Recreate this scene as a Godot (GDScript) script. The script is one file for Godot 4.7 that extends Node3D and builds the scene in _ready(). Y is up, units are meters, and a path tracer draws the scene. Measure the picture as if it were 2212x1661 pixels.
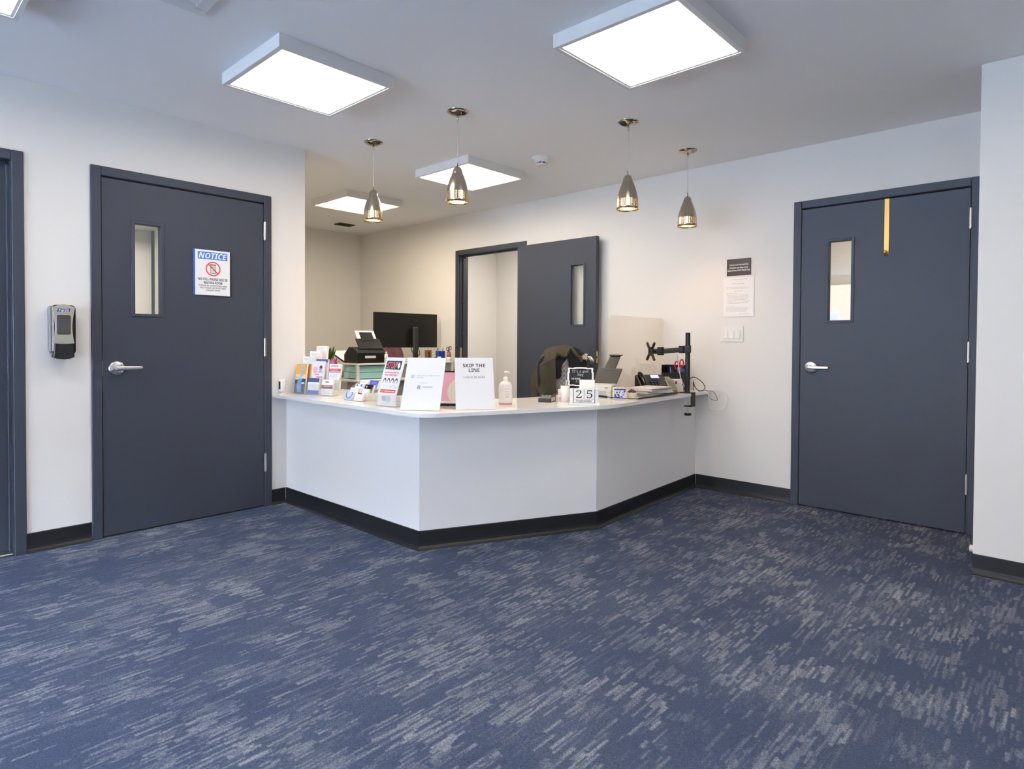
extends Node3D
# A clinic waiting room: reception desk in the corner between two walls, steel doors, pendant lamps and blue carpet.

const XL := -4.025     # face of the left wall
const ZR := -4.434     # face of the right wall
const XB := -6.78      # back wall of the reception
const H := 2.455       # ceiling
const ZJ := -3.697     # face of the wall beside the right door
const XJ := -0.38      # its corner
const ZW := 4.5        # window wall behind the camera
const XE := 2.3        # wall on the far side of the waiting room
const WLO := 0.12     # street windows
const WHI := 2.32
const CT := 0.75       # countertop

var M := {}
var counts := {}
var rng := RandomNumberGenerator.new()

# ---------------------------------------------------------------- helpers
func numbered(n: String) -> String:
	if not counts.has(n):
		counts[n] = 0
		return n
	counts[n] += 1
	return "%s_%03d" % [n, counts[n]]

func tag(o: Node, label := "", category := "", group := "", kind := "") -> Node:
	if label != "": o.set_meta("label", label)
	if category != "": o.set_meta("category", category)
	if group != "": o.set_meta("group", group)
	if kind != "": o.set_meta("kind", kind)
	return o

func thing(called: String, label: String, category: String, at := Vector3.ZERO, turn := 0.0, group := "") -> Node3D:
	var o := Node3D.new()
	o.name = numbered(called)
	add_child(o)
	o.position = at
	o.rotation.y = turn
	tag(o, label, category, group)
	return o

func struct(called: String, at := Vector3.ZERO, turn := 0.0) -> Node3D:
	var o := Node3D.new()
	o.name = numbered(called)
	add_child(o)
	o.position = at
	o.rotation.y = turn
	o.set_meta("kind", "structure")
	return o

func mb() -> SurfaceTool:
	var st := SurfaceTool.new()
	st.begin(Mesh.PRIMITIVE_TRIANGLES)
	return st

func build(st: SurfaceTool, called: String, m: Material, parent: Node = null) -> MeshInstance3D:
	st.generate_normals()
	var o := MeshInstance3D.new()
	o.mesh = st.commit()
	o.material_override = m
	o.cast_shadow = GeometryInstance3D.SHADOW_CASTING_SETTING_ON
	if parent == null:
		o.name = numbered(called)
		add_child(o)
	else:
		o.name = called
		parent.add_child(o, true)
	return o

func inst(mesh: Mesh, called: String, m: Material, parent: Node, at := Vector3.ZERO) -> MeshInstance3D:
	var o := MeshInstance3D.new()
	o.mesh = mesh
	o.material_override = m
	o.name = called
	parent.add_child(o, true)
	o.position = at
	return o

# polygon oriented along n
func poly(st: SurfaceTool, p: Array, n: Vector3, smooth := false) -> void:
	st.set_smooth_group(0 if smooth else -1)
	var c: Vector3 = (p[1] - p[0]).cross(p[2] - p[0])
	var flip: bool = c.dot(n) < 0.0
	for i in range(1, p.size() - 1):
		var a: Vector3 = p[0]
		var b: Vector3 = p[i]
		var d: Vector3 = p[i + 1]
		st.add_vertex(a)
		st.add_vertex(b if flip else d)
		st.add_vertex(d if flip else b)

# box with chamfered edges
func box(st: SurfaceTool, c: Vector3, s: Vector3, b := 0.0, xf := Transform3D.IDENTITY) -> void:
	var h := s * 0.5
	b = minf(b, minf(h.x, minf(h.y, h.z)) * 0.9)
	var o := xf * c
	var v := func(sx: int, sy: int, sz: int, ax: int) -> Vector3:
		var q := Vector3(sx * (h.x - b), sy * (h.y - b), sz * (h.z - b))
		q[ax] = [sx, sy, sz][ax] * h[ax]
		return xf * (c + q)
	for ax in 3:
		for s0 in [-1, 1]:
			var pts := []
			for k in [[-1, -1], [1, -1], [1, 1], [-1, 1]]:
				var g := [0, 0, 0]
				g[ax] = s0
				g[(ax + 1) % 3] = k[0]
				g[(ax + 2) % 3] = k[1]
				pts.append(v.call(g[0], g[1], g[2], ax))
			poly(st, pts, (pts[0] + pts[2]) * 0.5 - o)
	if b <= 0.0:
		return
	for ax in 3:
		var a1 := (ax + 1) % 3
		var a2 := (ax + 2) % 3
		for s1 in [-1, 1]:
			for s2 in [-1, 1]:
				var lo := [0, 0, 0]
				lo[ax] = -1
				lo[a1] = s1
				lo[a2] = s2
				var hi: Array = lo.duplicate()
				hi[ax] = 1
				var pts := [v.call(lo[0], lo[1], lo[2], a1), v.call(hi[0], hi[1], hi[2], a1), v.call(hi[0], hi[1], hi[2], a2), v.call(lo[0], lo[1], lo[2], a2)]
				poly(st, pts, (pts[0] + pts[2]) * 0.5 - o)
	for sx in [-1, 1]:
		for sy in [-1, 1]:
			for sz in [-1, 1]:
				var pts := [v.call(sx, sy, sz, 0), v.call(sx, sy, sz, 1), v.call(sx, sy, sz, 2)]
				poly(st, pts, pts[0] - o)

# box from its low and high corners
func slab(st: SurfaceTool, a: Vector3, b: Vector3, bev := 0.0) -> void:
	box(st, (a + b) * 0.5, (b - a).abs(), bev)

# profile [r, y] turned about the y axis
func lathe(st: SurfaceTool, prof: Array, seg := 24, xf := Transform3D.IDENTITY, smooth := true) -> void:
	for i in prof.size() - 1:
		var p: Vector2 = prof[i]
		var q: Vector2 = prof[i + 1]
		if p.distance_to(q) < 1e-6:
			continue
		for k in seg:
			var a := TAU * k / seg
			var b := TAU * (k + 1) / seg
			var m := (a + b) * 0.5
			var pts := []
			pts.append(xf * Vector3(p.x * cos(a), p.y, p.x * sin(a)))
			if p.x > 1e-6: pts.append(xf * Vector3(p.x * cos(b), p.y, p.x * sin(b)))
			if q.x > 1e-6: pts.append(xf * Vector3(q.x * cos(b), q.y, q.x * sin(b)))
			pts.append(xf * Vector3(q.x * cos(a), q.y, q.x * sin(a)))
			var d := (q - p).normalized()
			var n := xf.basis * Vector3(-d.y * cos(m), d.x, -d.y * sin(m))
			if pts.size() >= 3:
				poly(st, pts, n, smooth)

func cyl(st: SurfaceTool, a: Vector3, b: Vector3, r: float, seg := 16, r2 := -1.0) -> void:
	if r2 < 0.0: r2 = r
	var up := (b - a)
	var y := up.normalized()
	var x := y.cross(Vector3(0.31, 0.2, 0.93)).normalized()
	var xf := Transform3D(Basis(x, y, x.cross(y)), a)
	lathe(st, [Vector2(r2, up.length()), Vector2(r, 0)], seg, xf)
	lathe(st, [Vector2(0, up.length()), Vector2(r2, up.length())], seg, xf, false)
	lathe(st, [Vector2(r, 0), Vector2(0, 0)], seg, xf, false)

func tube(st: SurfaceTool, pts: Array, r: float, seg := 8) -> void:
	var rings := []
	var side := Vector3.ZERO
	for i in pts.size():
		var t: Vector3
		if i == 0: t = pts[1] - pts[0]
		elif i == pts.size() - 1: t = pts[i] - pts[i - 1]
		else: t = pts[i + 1] - pts[i - 1]
		t = t.normalized()
		if side == Vector3.ZERO:
			side = t.cross(Vector3(0.13, 0.95, 0.28)).normalized()
		side = (side - t * side.dot(t)).normalized()
		var up := t.cross(side)
		var ring := []
		for k in seg:
			var a := TAU * k / seg
			ring.append(pts[i] + side * r * cos(a) + up * r * sin(a))
		rings.append(ring)
	for i in rings.size() - 1:
		for k in seg:
			var j := (k + 1) % seg
			poly(st, [rings[i][k], rings[i][j], rings[i + 1][j], rings[i + 1][k]], (rings[i][k] + rings[i][j]) * 0.5 - pts[i], true)
	poly(st, rings[0], pts[0] - pts[1])
	poly(st, rings[-1], pts[-1] - pts[-2])

func curve(ctrl: Array, n := 24) -> Array:
	var c := Curve3D.new()
	for i in ctrl.size():
		var a: Vector3 = ctrl[maxi(i - 1, 0)]
		var b: Vector3 = ctrl[mini(i + 1, ctrl.size() - 1)]
		var t := (b - a) / 6.0
		c.add_point(ctrl[i], -t, t)
	var out := []
	for k in n + 1:
		out.append(c.sample(0, 0) if k == 0 else c.samplef(float(k) / n * (ctrl.size() - 1)))
	return out

# outline in x/z pulled up from y0 to y1, with chamfered rims
func prism(st: SurfaceTool, pts: PackedVector2Array, y0: float, y1: float, bev := 0.0, xf := Transform3D.IDENTITY) -> void:
	var inner := pts
	if bev > 0.0:
		var off := Geometry2D.offset_polygon(pts, -bev, Geometry2D.JOIN_MITER)
		if off.size() == 1 and off[0].size() == pts.size():
			inner = off[0]
			var best := 0
			for k in inner.size():
				if inner[k].distance_to(pts[0]) < inner[best].distance_to(pts[0]): best = k
			var turned := PackedVector2Array()
			for k in inner.size(): turned.append(inner[(best + k) % inner.size()])
			if Geometry2D.is_polygon_clockwise(turned) != Geometry2D.is_polygon_clockwise(pts): turned.reverse()
			inner = turned
		else:
			bev = 0.0
	var idx := Geometry2D.triangulate_polygon(inner)
	for i in range(0, idx.size(), 3):
		var t := []
		var b := []
		for k in 3:
			var q := inner[idx[i + k]]
			t.append(xf * Vector3(q.x, y1, q.y))
			b.append(xf * Vector3(q.x, y0, q.y))
		poly(st, t, xf.basis.y)
		poly(st, b, -xf.basis.y)
	var cw := Geometry2D.is_polygon_clockwise(pts)
	for i in pts.size():
		var j := (i + 1) % pts.size()
		var d := pts[j] - pts[i]
		var n2 := Vector2(d.y, -d.x) * (-1.0 if cw else 1.0)
		var n := xf.basis * Vector3(n2.x, 0, n2.y)
		poly(st, [xf * Vector3(pts[i].x, y0 + bev, pts[i].y), xf * Vector3(pts[j].x, y0 + bev, pts[j].y), xf * Vector3(pts[j].x, y1 - bev, pts[j].y), xf * Vector3(pts[i].x, y1 - bev, pts[i].y)], n)
		if bev > 0.0:
			poly(st, [xf * Vector3(pts[i].x, y1 - bev, pts[i].y), xf * Vector3(pts[j].x, y1 - bev, pts[j].y), xf * Vector3(inner[j].x, y1, inner[j].y), xf * Vector3(inner[i].x, y1, inner[i].y)], n + xf.basis.y)
			poly(st, [xf * Vector3(pts[i].x, y0 + bev, pts[i].y), xf * Vector3(pts[j].x, y0 + bev, pts[j].y), xf * Vector3(inner[j].x, y0, inner[j].y), xf * Vector3(inner[i].x, y0, inner[i].y)], n - xf.basis.y)

# an upright outline (x/y) given depth along z: prism laid on its back
func plate(st: SurfaceTool, pts: PackedVector2Array, z0: float, z1: float, bev := 0.0, xf := Transform3D.IDENTITY) -> void:
	var p := PackedVector2Array()
	for q in pts: p.append(Vector2(q.x, -q.y))
	prism(st, p, z0, z1, bev, xf * Transform3D(Basis(Vector3(1, 0, 0), Vector3(0, 0, 1), Vector3(0, -1, 0)), Vector3.ZERO))

func rounded(w: float, h: float, r: float, n := 4, c := Vector2.ZERO) -> PackedVector2Array:
	var p := PackedVector2Array()
	for k in 4:
		var o := c + Vector2((w / 2 - r) * [1, -1, -1, 1][k], (h / 2 - r) * [1, 1, -1, -1][k])
		for i in n + 1:
			var a := PI / 2 * (k + float(i) / n)
			p.append(o + Vector2(cos(a), sin(a)) * r)
	return p

func fillet(pts: PackedVector2Array, radii: Array, n := 8) -> PackedVector2Array:
	var out := PackedVector2Array()
	for i in pts.size():
		var r: float = radii[i]
		var p := pts[i]
		if r <= 0.0:
			out.append(p)
			continue
		var a := (pts[(i - 1 + pts.size()) % pts.size()] - p).normalized()
		var b := (pts[(i + 1) % pts.size()] - p).normalized()
		for k in n + 1:
			var t := float(k) / n
			out.append((p + a * r) * (1 - t) * (1 - t) + p * 2 * t * (1 - t) + (p + b * r) * t * t)
	return out

func mat(c: Color, rough := 0.6, metal := 0.0, spec := 0.5) -> StandardMaterial3D:
	var m := StandardMaterial3D.new()
	m.albedo_color = c
	m.roughness = rough
	m.metallic = metal
	m.metallic_specular = spec
	return m

func glass(c: Color, a := 0.06, rough := 0.02) -> StandardMaterial3D:
	var m := mat(c, rough)
	m.albedo_color.a = a
	m.transparency = BaseMaterial3D.TRANSPARENCY_ALPHA
	return m

func glow(c: Color, e: float) -> StandardMaterial3D:
	var m := mat(Color(0.9, 0.9, 0.9), 0.5)
	m.emission_enabled = true
	m.emission = c
	m.emission_energy_multiplier = e
	return m

func grain(m: StandardMaterial3D, lo: Color, hi: Color, freq: float, scale: float, seed_: int) -> StandardMaterial3D:
	var n := FastNoiseLite.new()
	n.seed = seed_
	n.frequency = freq
	n.fractal_octaves = 3
	var im := n.get_seamless_image(256, 256)
	im.convert(Image.FORMAT_RGB8)
	var d := im.get_data()
	for i in range(0, d.size(), 3):
		var c := lo.lerp(hi, d[i] / 255.0)
		d[i] = int(c.r * 255.0)
		d[i + 1] = int(c.g * 255.0)
		d[i + 2] = int(c.b * 255.0)
	m.albedo_color = Color.WHITE
	m.albedo_texture = ImageTexture.create_from_image(Image.create_from_data(256, 256, false, Image.FORMAT_RGB8, d))
	m.uv1_triplanar = true
	m.uv1_world_triplanar = true
	m.uv1_scale = Vector3.ONE * scale
	return m

# flat print
func page(w: int, h: int, c := Color(0.93, 0.93, 0.93)) -> Image:
	var im := Image.create(w, h, false, Image.FORMAT_RGB8)
	im.fill(c)
	return im

func bar(im: Image, x: float, y: float, w: float, h: float, c: Color) -> void:
	var W := im.get_width()
	var Hh := im.get_height()
	im.fill_rect(Rect2i(int(x * W), int(y * Hh), maxi(1, int(w * W)), maxi(1, int(h * Hh))), c)

func blob(im: Image, cx: float, cy: float, rx: float, ry: float, c: Color, hole := 0.0) -> void:
	var W := im.get_width()
	var Hh := im.get_height()
	for y in range(maxi(0, int((cy - ry) * Hh)), mini(Hh, int((cy + ry) * Hh) + 1)):
		for x in range(maxi(0, int((cx - rx) * W)), mini(W, int((cx + rx) * W) + 1)):
			var d := Vector2((float(x) / W - cx) / rx, (float(y) / Hh - cy) / ry).length()
			if d <= 1.0 and d >= hole:
				im.set_pixel(x, y, c)

func lines(im: Image, x: float, y0: float, w: float, n: int, step: float, th: float, c: Color) -> void:
	for k in n:
		var xx := x
		while xx < x + w * rng.randf_range(0.75, 1.0):
			var ww := rng.randf_range(0.02, 0.07)
			bar(im, xx, y0 + k * step, ww, th, c)
			xx += ww + 0.012

func printed(im: Image, rough := 0.55) -> StandardMaterial3D:
	var m := mat(Color.WHITE, rough)
	m.albedo_texture = ImageTexture.create_from_image(im)
	return m

# a print lying on a surface: local xf puts it, its face looks along +z
func face(parent: Node, called: String, w: float, h: float, m: Material, xf: Transform3D) -> MeshInstance3D:
	var q := QuadMesh.new()
	q.size = Vector2(w, h)
	var o := inst(q, called, m, parent)
	o.transform = xf
	return o

func at(x: float, y: float, z: float) -> Transform3D:
	return Transform3D(Basis.IDENTITY, Vector3(x, y, z))

var fonts := {}
func font(kind: String, weight := 400) -> SystemFont:
	var key := kind + str(weight)
	if not fonts.has(key):
		var f := SystemFont.new()
		f.font_names = PackedStringArray([kind])
		f.font_weight = weight
		fonts[key] = f
	return fonts[key]

# lettering of the given width (or height, when w is 0), centred on xf
func lettering(parent: Node, s: String, w: float, h: float, m: Material, xf: Transform3D, kind := "Droid Sans", weight := 400, slant := 0.0) -> MeshInstance3D:
	var t := TextMesh.new()
	t.text = s
	t.font = font(kind, weight)
	t.font_size = 48
	t.pixel_size = 0.01
	t.depth = 0.02
	t.curve_step = 4.0
	var b := t.get_aabb()
	var k := (w / b.size.x) if w > 0.0 else (h / b.size.y)
	var ky := (h / b.size.y) if (w > 0.0 and h > 0.0) else k
	var o := inst(t, "lettering", m, parent)
	var c := b.get_center()
	var sh := Transform3D(Basis(Vector3(k, 0, 0), Vector3(slant * ky, ky, 0), Vector3(0, 0, 0.02)), Vector3(-c.x * k, -c.y * ky, 0))
	o.transform = xf * sh
	return o

# ---------------------------------------------------------------- scene
func _ready() -> void:
	rng.seed = 25
	_camera_and_light()
	_materials()
	_shell()
	_doors()
	_ceiling_fittings()
	_desk()
	_wall_things()
	_counter_left()
	_counter_middle()
	_counter_right()
	_back_office()
	_outside()

func _camera_and_light() -> void:
	var f := 1327.36
	var cam := Camera3D.new()
	cam.name = "camera"
	cam.projection = Camera3D.PROJECTION_FRUSTUM
	cam.near = 0.05
	cam.far = 200.0
	cam.size = cam.near * 1661.0 / f
	cam.frustum_offset = Vector2(0, -(830.5 - 759.59) / f * cam.near)
	cam.position = Vector3(0, 1.1223, 0)
	cam.rotation_order = EULER_ORDER_YXZ
	cam.rotation_degrees = Vector3(-1.0221, 42.947, 0.2933)
	add_child(cam)
	cam.current = true

	var e := Environment.new()
	e.background_mode = Environment.BG_SKY
	var sky := Sky.new()
	var sm := ProceduralSkyMaterial.new()
	sm.sky_top_color = Color(0.72, 0.83, 0.97)
	sm.sky_horizon_color = Color(0.92, 0.95, 1.0)
	sm.ground_horizon_color = Color(0.55, 0.56, 0.58)
	sm.ground_bottom_color = Color(0.35, 0.35, 0.36)
	sm.sky_energy_multiplier = SKY_ENERGY
	sky.sky_material = sm
	e.sky = sky
	e.tonemap_mode = Environment.TONE_MAPPER_LINEAR
	e.tonemap_exposure = EXPOSURE
	e.sdfgi_enabled = true
	e.ssao_enabled = true
	e.ssil_enabled = true
	# the sun stands behind the building: it lights the street, not the room
	var sun := DirectionalLight3D.new()
	sun.name = "sun"
	sun.light_energy = SUN_ENERGY
	sun.light_color = Color(1.0, 0.97, 0.93)
	sun.light_angular_distance = 0.6
	sun.shadow_enabled = true
	sun.rotation_degrees = Vector3(-48, 168, 0)
	add_child(sun)
	var we := WorldEnvironment.new()
	we.name = "environment"
	we.environment = e
	add_child(we)

const SKY_ENERGY := 7.2
const SUN_ENERGY := 2.2
const EXPOSURE := 1.13
const PANEL_ENERGY := 1.12      # each ceiling panel
const PENDANT_ENERGY := 0.16
const COOL := Color(1.0, 0.965, 0.92)
const WARM := Color(1.0, 0.93, 0.82)

func _materials() -> void:
	M.wall = mat(Color(0.893, 0.883, 0.866), 0.75, 0.0, 0.3)
	M.desk_paint = mat(Color(0.935, 0.935, 0.935), 0.6, 0.0, 0.4)
	M.ceiling = mat(Color(0.945, 0.945, 0.945), 0.9, 0.0, 0.2)
	M.door = grain(mat(Color.WHITE, 0.5, 0.0, 0.42), Color(0.205, 0.222, 0.26), Color(0.245, 0.262, 0.30), 0.12, 6.0, 3)
	M.vinyl = mat(Color(0.105, 0.107, 0.115), 0.38)
	M.quartz = grain(mat(Color.WHITE, 0.08), Color(0.925, 0.925, 0.92), Color(0.955, 0.955, 0.95), 0.05, 4.0, 8)
	M.white = mat(Color(0.88, 0.88, 0.875), 0.45)
	M.plastic = mat(Color(0.9, 0.9, 0.89), 0.3)
	M.paper = mat(Color(0.92, 0.92, 0.915), 0.7)
	M.paper2 = mat(Color(0.84, 0.83, 0.81), 0.7)
	M.black = mat(Color(0.035, 0.035, 0.04), 0.45)
	M.black_gloss = mat(Color(0.03, 0.03, 0.034), 0.18)
	M.charcoal = mat(Color(0.2, 0.2, 0.205), 0.5)
	M.grey = mat(Color(0.52, 0.52, 0.53), 0.5)
	M.greige = mat(Color(0.56, 0.53, 0.5), 0.6)
	M.steel = mat(Color(0.78, 0.78, 0.78), 0.3, 1.0)
	M.nickel = mat(Color(0.7, 0.66, 0.6), 0.24, 1.0)
	M.polished = mat(Color(0.66, 0.62, 0.56), 0.1, 1.0)
	M.inner = mat(Color(0.85, 0.8, 0.7), 0.5)
	M.gold = mat(Color(0.72, 0.57, 0.33), 0.42, 1.0)
	M.clear = glass(Color(0.93, 0.96, 0.97), 0.07)
	M.pane = glass(Color(0.9, 0.96, 0.93), 0.05)
	M.ink = mat(Color(0.09, 0.09, 0.1), 0.6)
	M.ink_grey = mat(Color(0.42, 0.42, 0.44), 0.6)
	M.ink_white = mat(Color(0.95, 0.95, 0.95), 0.6)
	M.ink_red = mat(Color(0.72, 0.12, 0.17), 0.6)
	M.chalk = mat(Color(0.85, 0.85, 0.83), 0.8)
	M.acrylic = glass(Color(0.9, 0.85, 0.76), 0.22)
	M.olive = grain(mat(Color.WHITE, 0.95), Color(0.245, 0.225, 0.175), Color(0.3, 0.275, 0.215), 0.15, 10.0, 14)
	M.floor = carpet()

# blue carpet with ragged greige dashes that run along the room
func carpet() -> StandardMaterial3D:
	var N := 2048
	var size := 3.2
	var k := N / size
	var mask := Image.create(N, N, false, Image.FORMAT_L8)
	mask.fill(Color(0, 0, 0))
	var r := RandomNumberGenerator.new()
	r.seed = 77
	var dash := func(x: float, z: float, w: float, l: float, v: float) -> void:
		var wi := maxi(2, int(w * k))
		var li := maxi(2, int(l * k))
		var xi := posmod(int(x * k), N)
		var zi := posmod(int(z * k), N)
		for ox in [0, -N]:
			for oz in [0, -N]:
				mask.fill_rect(Rect2i(xi + ox, zi + oz, wi, li), Color(v, v, v))
	for c in 1250:
		var cx := r.randf() * size
		var cz := r.randf() * size
		var w := r.randf_range(0.03, 0.17)
		var l := r.randf_range(0.05, 0.17)
		var dens := r.randf_range(0.45, 1.0)
		var strength := r.randf_range(0.2, 0.75)
		var x := 0.0
		while x < w:
			var step := r.randf_range(0.008, 0.018)
			if r.randf() < dens:
				var dl := l * r.randf_range(0.45, 1.0)
				dash.call(cx + x, cz + r.randf_range(-0.03, l - dl + 0.03), step * r.randf_range(0.6, 1.0), dl, strength * r.randf_range(0.7, 1.0))
			x += step
	for c in 1500:
		dash.call(r.randf() * size, r.randf() * size, r.randf_range(0.004, 0.011), r.randf_range(0.02, 0.1), r.randf_range(0.15, 0.6))
	for c in 2600:
		dash.call(r.randf() * size, r.randf() * size, r.randf_range(0.004, 0.012), r.randf_range(0.03, 0.16), r.randf_range(0.0, 0.12))
	# soften and fray the edges, then twill and speckle
	var soft := mask.duplicate() as Image
	soft.resize(512, 512, Image.INTERPOLATE_LANCZOS)
	soft.resize(N, N, Image.INTERPOLATE_CUBIC)
	var sd := soft.get_data()
	var md := mask.get_data()
	var n := FastNoiseLite.new()
	n.seed = 5
	n.frequency = 0.008
	n.fractal_octaves = 3
	var cloud := n.get_seamless_image(512, 512)
	cloud.resize(N, N, Image.INTERPOLATE_CUBIC)
	var cd := cloud.get_data()
	var out := PackedByteArray()
	out.resize(N * N * 3)
	var br := PackedByteArray()
	br.resize((N / 2) * (N / 2))
	for q in br.size(): br[q] = r.randi() & 255
	var i := 0
	var seed_v := 12345
	for z in N:
		for x in N:
			seed_v = (seed_v * 1103515245 + 12345) & 0x7fffffff
			var rnd := ((seed_v >> 12) & 1023) / 1023.0
			var m: float = (sd[i] * 0.65 + md[i] * 0.35) / 255.0
			m += (cd[i] / 255.0 - 0.5) * 0.3
			# yarn ends fray in and out of the dashes
			var fray: float = br[(z >> 1) * (N / 2) + (x >> 1)] / 255.0 - 0.5
			m = clampf(m + fray * (0.22 + 0.5 * m), 0.0, 1.0)
			var tw := 0.88 + 0.2 * (((x + z) >> 1) & 1)
			var sp := (0.8 + 0.36 * rnd) * tw
			var j := i * 3
			out[j] = clampi(int((67.0 + 86.0 * m) * sp), 0, 255)
			out[j + 1] = clampi(int((75.0 + 78.0 * m) * sp), 0, 255)
			out[j + 2] = clampi(int((95.0 + 58.0 * m) * sp), 0, 255)
			i += 1
	var t := ImageTexture.create_from_image(Image.create_from_data(N, N, false, Image.FORMAT_RGB8, out))
	var mt := mat(Color.WHITE, 0.95, 0.0, 0.2)
	mt.albedo_texture = t
	mt.uv1_scale = Vector3(1.0 / size, 1.0 / size, 1.0)
	return mt

# ---------------------------------------------------------------- room
func _shell() -> void:
	# floor: carpet from wall to wall, uv in metres
	var st := mb()
	var a := Vector3(-7.1, 0, -6.9)
	var b := Vector3(XE + 0.15, 0, ZW + 0.15)
	st.set_smooth_group(-1)
	for v in [[a.x, a.z], [b.x, a.z], [b.x, b.z], [a.x, a.z], [b.x, b.z], [a.x, b.z]]:
		st.set_uv(Vector2(v[0] + 10.0, v[1] + 10.0))
		st.add_vertex(Vector3(v[0], 0, v[1]))
	for s in [[Vector3(a.x, -0.1, a.z), Vector3(b.x, -0.0005, b.z)]]:
		slab(st, s[0], s[1])
	tag(build(st, "floor", M.floor), "", "", "", "structure")

	st = mb()
	slab(st, Vector3(a.x, H, a.z), Vector3(b.x, H + 0.12, b.z))
	tag(build(st, "ceiling", M.ceiling), "", "", "", "structure")

	# left wall with two door openings
	st = mb()
	var x0 := XL - 0.12
	for s in [[-2.18, -1.90, 0.0, H], [-1.90, -0.93, 2.05, H], [-0.93, -0.58, 0.0, H], [-0.58, 0.39, 2.05, H], [0.39, ZW, 0.0, H]]:
		slab(st, Vector3(x0, s[2], s[0]), Vector3(XL, s[3], s[1]))
	tag(build(st, "wall_left", M.wall), "", "", "", "structure")

	# right wall with the open doorway and the closed door
	st = mb()
	var z0 := ZR - 0.12
	for s in [[XB - 0.12, -4.925, 0.0, H], [-4.925, -3.97, 2.05, H], [-3.97, -1.445, 0.0, H], [-1.445, -0.472, 2.05, H], [-0.472, XJ + 0.1, 0.0, H]]:
		slab(st, Vector3(s[0], s[2], z0), Vector3(s[1], s[3], ZR))
	tag(build(st, "wall_right", M.wall), "", "", "", "structure")

	st = mb()
	slab(st, Vector3(XB - 0.12, 0, ZR), Vector3(XB, H, -2.06))
	tag(build(st, "wall_back", M.wall), "", "", "", "structure")
	st = mb()
	slab(st, Vector3(-7.0, 0, -2.18), Vector3(XL - 0.12, H, -2.06))
	tag(build(st, "wall_partition", M.wall), "", "", "", "structure")
	st = mb()
	slab(st, Vector3(XJ, 0, ZR), Vector3(XE + 0.12, H, ZJ), 0.002)
	tag(build(st, "wall_corner", M.wall), "", "", "", "structure")
	st = mb()
	slab(st, Vector3(XE, 0, ZJ), Vector3(XE + 0.12, H, ZW))
	tag(build(st, "wall_east", M.wall), "", "", "", "structure")

	# window wall behind the camera
	st = mb()
	var openings := [[-3.85, -2.1], [-1.95, -0.5]]
	slab(st, Vector3(XL - 0.12, 0, ZW), Vector3(XE + 0.12, WLO, ZW + 0.12))
	slab(st, Vector3(XL - 0.12, WHI, ZW), Vector3(XE + 0.12, H, ZW + 0.12))
	var px := XL - 0.12
	for o in openings:
		slab(st, Vector3(px, WLO, ZW), Vector3(o[0], WHI, ZW + 0.12))
		px = o[1]
	slab(st, Vector3(px, WLO, ZW), Vector3(XE + 0.12, WHI, ZW + 0.12))
	tag(build(st, "wall_front", M.wall), "", "", "", "structure")
	var n := 1
	for o in openings:
		var w := struct("window_%d" % n)
		n += 1
		st = mb()
		for s in [[o[0], o[0] + 0.05, WLO, WHI], [o[1] - 0.05, o[1], WLO, WHI], [o[0] + 0.05, o[1] - 0.05, WLO, WLO + 0.05], [o[0] + 0.05, o[1] - 0.05, WHI - 0.05, WHI]]:
			slab(st, Vector3(s[0], s[2], ZW + 0.03), Vector3(s[1], s[3], ZW + 0.09))
		build(st, "window_frame", M.door, w)
		st = mb()
		slab(st, Vector3(o[0] + 0.04, WLO + 0.04, ZW + 0.057), Vector3(o[1] - 0.04, WHI - 0.04, ZW + 0.063))
		build(st, "pane", M.pane, w)

	# rooms behind the doors
	st = mb()   # consulting room behind the left door
	slab(st, Vector3(-7.0, 0, -2.06), Vector3(-6.88, H, 0.8))
	slab(st, Vector3(-7.0, 0, 0.68), Vector3(XL - 0.12, H, 0.8))
	slab(st, Vector3(-6.88, 2.2, -2.06), Vector3(-6.3, H, 0.68))
	tag(build(st, "wall_left_room", M.wall), "", "", "", "structure")
	st = mb()   # store room behind the open doorway
	slab(st, Vector3(-6.0, 0, -6.12), Vector3(-3.0, H, -6.0))
	slab(st, Vector3(-6.0, 0, -6.0), Vector3(-5.88, H, ZR - 0.12))
	slab(st, Vector3(-3.12, 0, -6.42), Vector3(-3.0, H, ZR - 0.12))
	tag(build(st, "wall_store_room", M.wall), "", "", "", "structure")
	st = mb()   # corridor behind the right door
	slab(st, Vector3(-3.0, 0, -6.42), Vector3(0.6, H, -6.3))
	slab(st, Vector3(0.48, 0, -6.3), Vector3(0.6, H, ZR))
	tag(build(st, "wall_right_room", M.wall), "", "", "", "structure")

	# black cove base
	base_run("baseboard_left", [Vector2(XL, -0.611), Vector2(XL, -0.899)], 1.0)
	base_run("baseboard_left", [Vector2(XL, -1.931), Vector2(XL, -2.03)], 1.0)
	base_run("baseboard_right", [Vector2(-2.18, ZR), Vector2(-1.475, ZR)], 1.0)
	base_run("baseboard_corner", [Vector2(XJ, ZJ), Vector2(XE, ZJ)], 1.0)

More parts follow.
